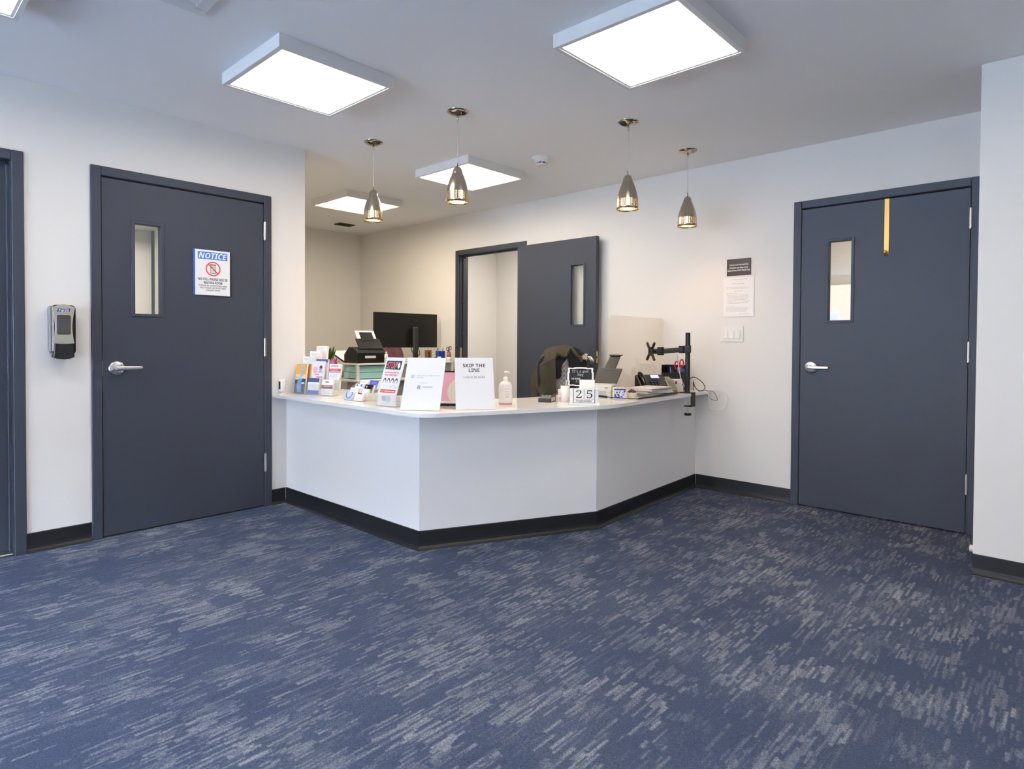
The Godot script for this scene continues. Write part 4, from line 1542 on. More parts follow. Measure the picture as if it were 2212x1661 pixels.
	# white cup with pens
	t = thing("pen_cup", "white cup holding a blue pen beside the chalkboard sign", "pen cup", Vector3(-2.315, CT, -2.965))
	st = mb()
	lathe(st, [Vector2(0.026, 0.1), Vector2(0.028, 0.1), Vector2(0.025, 0.0), Vector2(0, 0)], 24)
	lathe(st, [Vector2(0.026, 0.1), Vector2(0.023, 0.006), Vector2(0, 0.006)], 24)
	build(st, "cup", M.plastic, t)
	t = thing("pen", "blue-tipped white pen standing in the white cup", "pen", Vector3(-2.315, CT, -2.965))
	st = mb()
	cyl(st, Vector3(0.006, 0.008, 0.0), Vector3(0.012, 0.135, 0.004), 0.004, 10)
	build(st, "barrel", M.plastic, t)
	st = mb()
	cyl(st, Vector3(0.012, 0.135, 0.004), Vector3(0.0128, 0.15, 0.005), 0.0035, 10, 0.002)
	build(st, "tip", mat(Color(0.15, 0.3, 0.6), 0.4), t)

	# chalkboard sign with a wavy white frame
	t = thing("chalkboard_sign", "small chalkboard with a wavy white frame and chalk writing", "sign", Vector3(-2.27, CT, -3.06), 0.66)
	var wave := func(grow: float) -> PackedVector2Array:
		var p := PackedVector2Array()
		for k in 72:
			var a := TAU * k / 72
			var sx := signf(cos(a)) * pow(absf(cos(a)), 0.42)
			var sy := signf(sin(a)) * pow(absf(sin(a)), 0.42)
			var q := Vector2(sx * 0.075, sy * 0.054)
			var m := 1.0 - 0.05 * cos(a * 4.0) * (1.0 if absf(cos(a)) > 0.2 and absf(sin(a)) > 0.2 else 0.6) + 0.03 * cos(a * 8.0)
			p.append(q * m * grow)
		return p
	st = mb()
	plate(st, wave.call(1.08), -0.004, 0.004, 0.0, at(0, 0.152, 0))
	var fr := build(st, "frame", M.ink_white, t)
	st = mb()
	plate(st, wave.call(0.93), 0.004, 0.0052, 0.0, at(0, 0.152, 0))
	build(st, "slate", mat(Color(0.085, 0.09, 0.095), 0.6), t)
	st = mb()
	box(st, Vector3(0, 0.05, -0.004), Vector3(0.012, 0.1, 0.006))
	box(st, Vector3(0, 0.003, -0.01), Vector3(0.1, 0.006, 0.05), 0.001)
	build(st, "stand", M.ink_white, t)
	lettering(t, "It's a good", 0.098, 0.0185, M.chalk, at(-0.002, 0.184, 0.0054), "Droid Sans Mono")
	lettering(t, "Day", 0.034, 0.019, M.chalk, at(0.0, 0.163, 0.0054), "Droid Sans Mono")
	lettering(t, "to have", 0.052, 0.0135, M.chalk, at(-0.028, 0.142, 0.0054), "Droid Sans", 700)
	lettering(t, "A Good Day!", 0.09, 0.016, M.chalk, at(0.016, 0.122, 0.0054), "Droid Sans Mono")

	_chair()

# a hanging cloth: outline in x/y, pulled to the shape z = f(x, y)
func cloth(st: SurfaceTool, outline: PackedVector2Array, f: Callable, th := 0.008, cell := 0.012) -> void:
	var lo := outline[0]
	var hi := outline[0]
	for p in outline:
		lo = Vector2(minf(lo.x, p.x), minf(lo.y, p.y))
		hi = Vector2(maxf(hi.x, p.x), maxf(hi.y, p.y))
	var x := lo.x
	while x < hi.x:
		var y := lo.y
		while y < hi.y:
			var sq := PackedVector2Array([Vector2(x, y), Vector2(x + cell, y), Vector2(x + cell, y + cell), Vector2(x, y + cell)])
			for g in Geometry2D.intersect_polygons(sq, outline):
				var idx := Geometry2D.triangulate_polygon(g)
				for i in range(0, idx.size(), 3):
					var a := []
					var b := []
					for k in 3:
						var q: Vector2 = g[idx[i + k]]
						var z: float = f.call(q.x, q.y)
						a.append(Vector3(q.x, q.y, z))
						b.append(Vector3(q.x, q.y, z - th))
					poly(st, a, Vector3(0, 0, 1), true)
					poly(st, b, Vector3(0, 0, -1))
			y += cell
		x += cell
	for i in outline.size():
		var p := outline[i]
		var q := outline[(i + 1) % outline.size()]
		var n := maxi(1, int(p.distance_to(q) / cell))
		for k in n:
			var a := p.lerp(q, float(k) / n)
			var b := p.lerp(q, float(k + 1) / n)
			var za: float = f.call(a.x, a.y)
			var zb: float = f.call(b.x, b.y)
			poly(st, [Vector3(a.x, a.y, za), Vector3(b.x, b.y, zb), Vector3(b.x, b.y, zb - th), Vector3(a.x, a.y, za - th)], Vector3((b - a).y, -(b - a).x, 0))

func smooth_outline(ctrl: Array, n := 5) -> PackedVector2Array:
	var out := PackedVector2Array()
	for i in ctrl.size():
		var a: Vector2 = ctrl[(i - 1 + ctrl.size()) % ctrl.size()]
		var b: Vector2 = ctrl[i]
		var c: Vector2 = ctrl[(i + 1) % ctrl.size()]
		var d: Vector2 = ctrl[(i + 2) % ctrl.size()]
		for k in n:
			out.append(b.cubic_interpolate(c, a, d, float(k) / n))
	return out

func office_chair(label: String, p: Vector3, turn: float, top: float) -> Node3D:
	var t := thing("office_chair", label, "chair", p, turn, "")
	var st := mb()
	for k in 5:
		var a := TAU * k / 5 + 0.3
		st = mb()
		tube(st, [Vector3(0, 0.1, 0.12), Vector3(cos(a) * 0.15, 0.085, 0.12 + sin(a) * 0.15), Vector3(cos(a) * 0.29, 0.06, 0.12 + sin(a) * 0.29)], 0.018, 8)
		build(st, "leg", M.black, t)
		st = mb()
		cyl(st, Vector3(cos(a) * 0.29 - 0.012, 0.027, 0.12 + sin(a) * 0.29), Vector3(cos(a) * 0.29 + 0.012, 0.027, 0.12 + sin(a) * 0.29), 0.026, 16)
		build(st, "castor", M.black, t)
	st = mb()
	cyl(st, Vector3(0, 0.09, 0.12), Vector3(0, 0.42, 0.12), 0.025, 16)
	build(st, "column", M.steel, t)
	st = mb()
	prism(st, rounded(0.47, 0.46, 0.1, 6, Vector2(0, 0.14)), 0.42, 0.5, 0.02)
	build(st, "seat", M.black, t)
	st = mb()
	plate(st, rounded(0.42, top - 0.56, 0.12, 8, Vector2(0, (top + 0.56) / 2)), -0.07, -0.025, 0.012)
	build(st, "backrest", M.black, t)
	st = mb()
	tube(st, curve([Vector3(0, 0.44, 0.1), Vector3(0, 0.46, -0.1), Vector3(0, 0.56, -0.12), Vector3(0, 0.75, -0.08)], 10), 0.02, 8)
	build(st, "back_support", M.black, t)
	return t

func _chair() -> void:
	var p := Vector3(-2.965, 0, -3.79)
	var turn := 0.75
	office_chair("black office chair behind the counter draped with clothes", p, turn, 1.045)
	var bulge := func(x: float, y: float) -> float: return -0.01 - 1.2 * x * x - 3.0 * pow(maxf(0.0, y - 0.93), 2.0)
	# striped shirt against the backrest
	var t := thing("striped_shirt", "navy and white diagonally striped shirt hung on the office chair", "shirt", p, turn)
	var st := mb()
	cloth(st, smooth_outline([Vector2(-0.1, 0.6), Vector2(0.09, 0.6), Vector2(0.1, 0.85), Vector2(0.07, 1.02), Vector2(-0.05, 1.03), Vector2(-0.1, 0.9)]), func(x: float, y: float) -> float: return bulge.call(x, y) + 0.004 * sin(x * 60.0 + y * 9.0))
	var sm := mat(Color.WHITE, 0.9)
	var im := Image.create(64, 64, false, Image.FORMAT_RGB8)
	for y in 64:
		for x in 64:
			var s := posmod(x * 4 + y, 32)
			im.set_pixel(x, y, Color(0.82, 0.8, 0.8) if s < 15 else Color(0.1, 0.1, 0.16))
	sm.albedo_texture = ImageTexture.create_from_image(im)
	sm.uv1_triplanar = true
	sm.uv1_scale = Vector3.ONE * 13.0
	build(st, "shirt_body", sm, t)
	# navy scarf
	t = thing("navy_scarf", "dark navy strip of cloth hanging beside the striped shirt", "scarf", p, turn)
	st = mb()
	cloth(st, smooth_outline([Vector2(-0.09, 0.84), Vector2(-0.03, 0.84), Vector2(-0.022, 0.93), Vector2(0.02, 1.0), Vector2(-0.03, 1.035), Vector2(-0.085, 1.0)]), func(x: float, y: float) -> float: return bulge.call(x, y) + 0.014)
	build(st, "scarf_cloth", mat(Color(0.055, 0.06, 0.1), 0.9), t)
	# black coat
	t = thing("black_coat", "black coat hung over the right side of the office chair", "coat", p, turn)
	st = mb()
	cloth(st, smooth_outline([Vector2(0.04, 1.075), Vector2(0.1, 1.065), Vector2(0.15, 1.025), Vector2(0.19, 0.97), Vector2(0.225, 0.9), Vector2(0.25, 0.75), Vector2(0.24, 0.6), Vector2(0.07, 0.6), Vector2(0.04, 0.8), Vector2(0.03, 0.95), Vector2(0.025, 1.03)]), func(x: float, y: float) -> float: return bulge.call(x, y) + 0.02 + 0.008 * sin(x * 45.0 - y * 12.0))
	build(st, "coat_cloth", mat(Color(0.035, 0.035, 0.04), 0.85), t)
	st = mb()
	var r2 := RandomNumberGenerator.new()
	r2.seed = 8
	for k in 40:
		var a := r2.randf() * TAU
		var d := Vector3(cos(a), sin(a) * 1.2 - 0.4, r2.randf_range(-0.3, 0.6)).normalized()
		tube(st, [Vector3(0.16, 1.0, 0.0), Vector3(0.16, 1.0, 0.0) + d * r2.randf_range(0.015, 0.032)], 0.0022, 5)
	build(st, "fur_tuft", mat(Color(0.82, 0.81, 0.78), 0.9), t)
	# olive jacket draped over the top, sleeve hanging on the left
	t = thing("olive_jacket", "olive green fleece jacket draped over the office chair, sleeve hanging down", "jacket", p, turn)
	st = mb()
	var fold := func(x: float, y: float) -> float: return bulge.call(x, y) + 0.035 + 0.012 * sin(x * 34.0 + y * 2.0) * smoothstep(1.02, 0.85, y) - 0.03 * smoothstep(-0.12, -0.26, x) + 0.006 * sin(x * 70.0 + y * 30.0)
	cloth(st, smooth_outline([Vector2(-0.245, 0.62), Vector2(-0.255, 0.82), Vector2(-0.21, 0.92), Vector2(-0.185, 1.0), Vector2(-0.15, 1.05), Vector2(-0.09, 1.078), Vector2(-0.01, 1.09), Vector2(0.04, 1.085), Vector2(0.02, 1.03), Vector2(-0.005, 1.005), Vector2(-0.04, 1.005), Vector2(-0.066, 1.015), Vector2(-0.072, 0.96), Vector2(-0.07, 0.8), Vector2(-0.075, 0.62)]), fold, 0.012)
	build(st, "jacket_body", M.olive, t)
	st = mb()
	var roll := []
	for q in [Vector3(-0.07, 1.0, 0.03), Vector3(-0.055, 1.03, 0.045), Vector3(-0.03, 1.012, 0.05), Vector3(0.0, 1.005, 0.045), Vector3(0.02, 1.03, 0.04), Vector3(0.038, 1.068, 0.025), Vector3(0.06, 1.055, 0.035), Vector3(0.085, 1.02, 0.045), Vector3(0.115, 0.995, 0.04), Vector3(0.128, 0.965, 0.035)]: roll.append(q)
	tube(st, curve(roll, 40), 0.0115, 10)
	build(st, "collar", M.olive, t)
	st = mb()
	tube(st, curve([Vector3(-0.07, 0.985, 0.032), Vector3(-0.1, 0.98, 0.026), Vector3(-0.14, 0.96, 0.018), Vector3(-0.185, 0.93, -0.004)], 12), 0.0025, 6)
	build(st, "seam", M.olive, t)

# ---------------------------------------------------------------- right end of the counter
func _counter_right() -> void:
	var st: SurfaceTool
	var side := func(x: float) -> Transform3D: return Transform3D(Basis(Vector3(0, 0, 1), Vector3(0, 1, 0), Vector3(-1, 0, 0)), Vector3(x, 0, 0))
	# document scanner
	var t := thing("document_scanner", "light grey document scanner with a dark folding paper chute", "scanner", Vector3(-2.31, CT, -3.36), 0.12)
	st = mb()
	plate(st, PackedVector2Array([Vector2(0.055, 0.0), Vector2(0.057, 0.05), Vector2(0.04, 0.09), Vector2(-0.055, 0.096), Vector2(-0.06, 0.0)]), -0.085, 0.085, 0.003, side.call(0.0))
	build(st, "body", mat(Color(0.78, 0.8, 0.79), 0.4), t)
	st = mb()
	box(st, Vector3(-0.01, 0.032, 0.0575), Vector3(0.12, 0.04, 0.003), 0.001)
	build(st, "front_panel", mat(Color(0.7, 0.72, 0.71), 0.4), t)
	st = mb()
	box(st, Vector3(0.05, 0.072, 0.05), Vector3(0.022, 0.005, 0.004))
	build(st, "button", M.grey, t)
	st = mb()
	plate(st, PackedVector2Array([Vector2(-0.082, 0.0), Vector2(0.082, 0.0), Vector2(0.09, 0.12), Vector2(-0.09, 0.12)]), -0.005, 0.005, 0.002, Transform3D(Basis(Vector3.RIGHT, -0.62), Vector3(0.0, 0.092, -0.03)))
	build(st, "chute", M.charcoal, t)
	st = mb()
	plate(st, PackedVector2Array([Vector2(-0.042, 0.0), Vector2(0.042, 0.0), Vector2(0.038, 0.14), Vector2(-0.038, 0.14)]), -0.003, 0.003, 0.001, Transform3D(Basis(Vector3.RIGHT, -0.78), Vector3(0.0, 0.175, -0.085)))
	build(st, "chute_extension", M.black, t)
	st = mb()
	box(st, Vector3(0, 0.277, -0.186), Vector3(0.088, 0.01, 0.03), 0.002)
	build(st, "paper_stop", M.charcoal, t)

	# clear screen standing on the counter
	t = thing("sneeze_guard", "clear acrylic screen standing on the counter before the right wall", "screen", Vector3(-2.47, CT, -4.045), PI / 2)
	st = mb()
	plate(st, rounded(0.77, 0.552, 0.03, 5, Vector2(0, 0.28)), -0.0025, 0.0025, 0.0008)
	build(st, "sheet", M.acrylic, t)
	for s in [-1, 1]:
		st = mb()
		box(st, Vector3(s * 0.28, 0.02, 0), Vector3(0.02, 0.04, 0.16), 0.002)
		build(st, "foot", M.clear, t)

	# blue and white patterned tin
	t = thing("patterned_tin", "square white tin with blue floral pattern on the counter edge", "tin", Vector3(-2.165, CT, -3.33), 0.75)
	st = mb()
	box(st, Vector3(0, 0.038, 0), Vector3(0.078, 0.076, 0.06), 0.004)
	build(st, "tin_body", M.plastic, t)
	var im := page(100, 100, Color(0.87, 0.87, 0.9))
	var r2 := RandomNumberGenerator.new()
	r2.seed = 12
	for k in 26:
		blob(im, r2.randf(), r2.randf() * 0.8, r2.randf_range(0.03, 0.09), r2.randf_range(0.04, 0.12), Color(0.12, 0.2, 0.6).lerp(Color(0.35, 0.45, 0.75), r2.randf()))
	bar(im, 0, 0.0, 1, 0.14, Color(0.2, 0.22, 0.5))
	face(t, "tin_print", 0.072, 0.07, printed(im, 0.4), at(0, 0.038, 0.0304))

	# jar with mauve lid
	t = thing("candle_jar", "cream jar with mauve dried flowers on top beside the tin", "jar", Vector3(-2.122, CT, -3.415))
	st = mb()
	lathe(st, [Vector2(0, 0.042), Vector2(0.03, 0.042), Vector2(0.031, 0.038), Vector2(0.028, 0.0), Vector2(0, 0)], 24)
	build(st, "jar_body", mat(Color(0.86, 0.84, 0.76), 0.35), t)
	st = mb()
	for k in 26:
		var a := r2.randf() * TAU
		var q := sqrt(r2.randf()) * 0.022
		lathe(st, [Vector2(0, 0.008), Vector2(0.006, 0.004), Vector2(0.007, -0.002), Vector2(0, -0.006)], 6, at(cos(a) * q, 0.048 + (0.022 - q) * 0.7, sin(a) * q))
	build(st, "dried_flowers", mat(Color(0.42, 0.2, 0.23), 0.8), t)

	# papers
	var labels := ["loose white sheets at the bottom of the paper pile", "slightly turned white sheets in the middle of the paper pile", "white sheets on top of the paper pile by the phone"]
	for k in 3:
		t = thing("paper_stack", labels[k], "paper stack", Vector3(-2.215 + k * 0.01, CT + 0.0005 + k * 0.0195, -3.79 + k * 0.02), PI / 2 + [0.1, -0.12, 0.06][k], "pile of papers on the counter")
		for q in 4:
			st = mb()
			box(st, Vector3(r2.randf_range(-0.012, 0.012), 0.0022 + q * 0.0048, r2.randf_range(-0.012, 0.012)), Vector3(0.28, 0.0042, 0.19), 0.0004, Transform3D(Basis(Vector3.UP, r2.randf_range(-0.08, 0.08)), Vector3.ZERO))
			build(st, "sheets", M.paper if q % 2 == 0 else M.paper2, t)

	# desk phone
	t = thing("desk_phone", "black office desk phone with a small lit display behind the papers", "phone", Vector3(-2.32, CT, -4.0), 0.9)
	st = mb()
	plate(st, PackedVector2Array([Vector2(0.1, 0.0), Vector2(0.1, 0.02), Vector2(-0.06, 0.125), Vector2(-0.085, 0.12), Vector2(-0.09, 0.0)]), -0.115, 0.1, 0.006, side.call(0.0))
	build(st, "base", M.black_gloss, t)
	var up := Transform3D(Basis(Vector3.RIGHT, 0.58), Vector3(0, 0.078, 0.022))
	st = mb()
	tube(st, [up * Vector3(-0.075, 0.008, -0.09), up * Vector3(-0.075, 0.02, -0.06), up * Vector3(-0.075, 0.024, 0.0), up * Vector3(-0.075, 0.02, 0.06), up * Vector3(-0.075, 0.008, 0.09)], 0.016, 12)
	build(st, "handset", M.black_gloss, t)
	st = mb()
	box(st, Vector3(0.03, 0.005, -0.055), Vector3(0.06, 0.006, 0.036), 0.001, up)
	build(st, "display", glow(Color(0.62, 0.66, 1.0), 0.5), t)
	for r in 4:
		for k in 3:
			st = mb()
			box(st, Vector3(-0.01 + k * 0.024, 0.005, -0.012 + r * 0.02), Vector3(0.016, 0.006, 0.011), 0.001, up)
			build(st, "key", M.charcoal, t)
	st = mb()
	plate(st, PackedVector2Array([Vector2(0.08, 0.0), Vector2(0.1, 0.02), Vector2(0.02, 0.085), Vector2(-0.06, 0.11), Vector2(-0.09, 0.1), Vector2(-0.09, 0.0)]), -0.03, 0.03, 0.004, Transform3D(Basis(Vector3(0, 0, 1), Vector3(0, 1, 0), Vector3(-1, 0, 0)), Vector3(0.132, 0, 0)))
	build(st, "side_cover", mat(Color(0.5, 0.48, 0.43), 0.3), t)

	# pen tray with scissors at the wall
	t = thing("desk_organizer", "black desk organizer box standing at the right wall", "organizer", Vector3(-2.33, CT, -4.36))
	st = mb()
	slab(st, Vector3(-0.09, 0.0, -0.045), Vector3(0.09, 0.19, -0.04))
	slab(st, Vector3(-0.09, 0.0, -0.04), Vector3(-0.085, 0.19, 0.04))
	slab(st, Vector3(0.085, 0.0, -0.04), Vector3(0.09, 0.13, 0.04))
	slab(st, Vector3(-0.085, 0.0, 0.035), Vector3(0.085, 0.13, 0.04))
	slab(st, Vector3(-0.085, 0.0, -0.04), Vector3(0.085, 0.005, 0.035))
	build(st, "box", M.black, t)
	t = thing("scissors", "red-handled scissors standing in the black organizer", "scissors", Vector3(-2.285, CT + 0.006, -4.35), 0.7)
	st = mb()
	for s in [-1, 1]:
		var ring := []
		for k in 17:
			var a := TAU * k / 16
			ring.append(Vector3(s * 0.018 + cos(a) * 0.014, 0.19 + sin(a) * 0.03 + s * 0.008, s * 0.004))
		tube(st, ring, 0.005, 8)
	build(st, "handle", mat(Color(0.78, 0.05, 0.05), 0.3), t)
	st = mb()
	for s in [-1, 1]:
		box(st, Vector3(0, 0.085, s * 0.002), Vector3(0.012, 0.165, 0.002), 0.0005, Transform3D(Basis(Vector3.BACK, s * 0.05), Vector3.ZERO))
	build(st, "blade", M.steel, t)
	for k in 3:
		t = thing("pen", ["pale violet marker in the black organizer", "blue pen in the black organizer", "red pen in the black organizer"][k], "pen", Vector3(-2.34 + k * 0.014, CT + 0.006, -4.34), 0.0, "pens in the black organizer")
		st = mb()
		cyl(st, Vector3(0, 0, 0), Vector3(-0.012 + k * 0.008, 0.165 - k * 0.018, 0.004), 0.005, 10)
		build(st, "barrel", mat([Color(0.45, 0.48, 0.78), Color(0.12, 0.25, 0.55), Color(0.75, 0.08, 0.1)][k], 0.4), t)
	t = thing("stress_ball", "blue ball resting in the black organizer", "ball", Vector3(-2.258, CT + 0.145, -4.345))
	st = mb()
	var prof := []
	for k in 13: prof.append(Vector2(sin(PI * k / 12.0) * 0.025, cos(PI * k / 12.0) * 0.022))
	lathe(st, prof, 20)
	build(st, "ball_skin", mat(Color(0.12, 0.25, 0.48), 0.5), t)

	# white medicine boxes with red marks
	for k in 2:
		t = thing("medicine_box", ["white carton with a small red mark lying on the papers", "smaller white carton with a red square on top of another"][k], "box", Vector3(-2.225, CT + 0.0005 + k * 0.046, -4.2 + k * 0.004), 0.72, "white cartons by the monitor arm")
		st = mb()
		box(st, Vector3(0, 0.0225, 0), Vector3(0.085 - k * 0.015, 0.045, 0.06), 0.001)
		build(st, "carton", M.paper, t)
		im = page(90, 50, Color(0.9, 0.89, 0.88))
		bar(im, 0.25, 0.3, 0.22, 0.5 if k == 1 else 0.25, Color(0.55, 0.1, 0.12))
		lines(im, 0.52, 0.35, 0.4, 3, 0.2, 0.06, Color(0.75, 0.74, 0.74))
		face(t, "carton_print", 0.083 - k * 0.015, 0.043, printed(im, 0.5), at(0, 0.0225, 0.0302))

	# monitor arm clamped to the counter
	t = thing("monitor_stand", "black clamp-on monitor arm with an empty mounting plate", "monitor stand", Vector3(-2.1, CT, -4.125))
	st = mb()
	cyl(st, Vector3(0, 0.0, 0), Vector3(0, 0.437, 0), 0.0175, 24)
	build(st, "pole", M.black, t)
	st = mb()
	cyl(st, Vector3(0, 0.292, 0), Vector3(0, 0.345, 0), 0.0235, 24)
	box(st, Vector3(0.0, 0.3185, 0.045), Vector3(0.036, 0.046, 0.08), 0.004)
	build(st, "collar", M.charcoal, t)
	st = mb()
	cyl(st, Vector3(0, 0.29, 0.09), Vector3(0, 0.342, 0.09), 0.023, 20)
	tube(st, [Vector3(0, 0.314, 0.09), Vector3(0.0, 0.306, 0.38)], 0.018, 12)
	cyl(st, Vector3(0, 0.28, 0.39), Vector3(0, 0.334, 0.39), 0.023, 20)
	build(st, "arm", M.black, t)
	st = mb()
	box(st, Vector3(0, 0.306, 0.435), Vector3(0.034, 0.036, 0.08), 0.004)
	cyl(st, Vector3(-0.03, 0.306, 0.485), Vector3(0.03, 0.306, 0.485), 0.018, 16)
	build(st, "tilt_head", M.black, t)
	st = mb()
	var vp := Transform3D(Basis(Vector3.UP, -0.55), Vector3(-0.004, 0.306, 0.513))
	box(st, Vector3.ZERO, Vector3(0.06, 0.06, 0.006), 0.001, vp)
	for s in [-1, 1]:
		for q in [-1, 1]:
			tube(st, [vp * Vector3(s * 0.02, q * 0.02, 0), vp * Vector3(s * 0.05, q * 0.056, 0)], 0.009, 8)
	build(st, "mounting_plate", M.black, t)
	st = mb()
	box(st, Vector3(0.0, 0.003, 0.0), Vector3(0.09, 0.006, 0.075), 0.001)
	box(st, Vector3(0.044, -0.045, 0.0), Vector3(0.007, 0.1, 0.06), 0.001)
	box(st, Vector3(0.016, -0.094, 0.0), Vector3(0.06, 0.007, 0.06), 0.001)
	build(st, "clamp", M.black, t)
	st = mb()
	cyl(st, Vector3(0.005, -0.15, 0), Vector3(0.005, -0.022, 0), 0.005, 12)
	build(st, "clamp_screw", M.steel, t)
	st = mb()
	cyl(st, Vector3(0.005, -0.162, 0), Vector3(0.005, -0.146, 0), 0.025, 12)
	build(st, "clamp_knob", M.black, t)

	# cables
	var cords := [
		["white_cable", "white cable running down from the monitor arm to the counter", M.plastic, 0.003, [Vector3(-2.1, 1.035, -3.96), Vector3(-2.12, 0.98, -4.02), Vector3(-2.13, 0.88, -4.07), Vector3(-2.12, 0.82, -4.095), Vector3(-2.12, 0.77, -4.17), Vector3(-2.08, 0.757, -4.25)]],
		["white_cable", "white cable drooping off the counter end along the right wall", M.plastic, 0.003, [Vector3(-2.16, 0.754, -4.3), Vector3(-2.06, 0.756, -4.32), Vector3(-2.03, 0.72, -4.32), Vector3(-2.025, 0.64, -4.33), Vector3(-2.0, 0.615, -4.37), Vector3(-1.95, 0.625, -4.4), Vector3(-1.93, 0.7, -4.41), Vector3(-1.99, 0.757, -4.41), Vector3(-2.08, 0.756, -4.405)]],
		["black_cable", "black cable looped behind the monitor arm pole", M.black, 0.003, [Vector3(-2.14, 0.83, -4.19), Vector3(-2.11, 0.86, -4.24), Vector3(-2.07, 0.82, -4.3), Vector3(-2.06, 0.772, -4.32), Vector3(-2.09, 0.757, -4.29), Vector3(-2.11, 0.79, -4.26), Vector3(-2.125, 0.825, -4.27), Vector3(-2.13, 0.79, -4.28), Vector3(-2.14, 0.756, -4.3)]],
		["black_cable", "thin black cable hanging off the counter end by the wall", M.black, 0.0018, [Vector3(-2.16, 0.754, -4.37), Vector3(-2.07, 0.756, -4.37), Vector3(-2.01, 0.745, -4.37), Vector3(-1.985, 0.69, -4.37), Vector3(-2.03, 0.695, -4.36), Vector3(-2.06, 0.72, -4.36)]],
		["black_wand", "black cable sleeve lying along the counter edge", M.black, 0.006, [Vector3(-2.075, CT + 0.007, -3.42), Vector3(-2.09, CT + 0.007, -3.7), Vector3(-2.125, CT + 0.007, -4.03)]],
		["plug_cable", "thin black cord with a plug running past the patterned tin", M.black, 0.0025, [Vector3(-2.075, CT + 0.006, -3.42), Vector3(-2.08, CT + 0.012, -3.33), Vector3(-2.12, CT + 0.022, -3.22), Vector3(-2.16, CT + 0.03, -3.16)]],
	]
	for c in cords:
		t = thing(c[0], c[1], "cable")
		st = mb()
		tube(st, curve(c[4], 60), c[3], 8)
		build(st, "cord", c[2], t)
		if c[0] == "plug_cable":
			st = mb()
			tube(st, [Vector3(-2.15, CT + 0.028, -3.175), Vector3(-2.19, CT + 0.034, -3.13)], 0.007, 10)
			build(st, "plug", M.black, t)

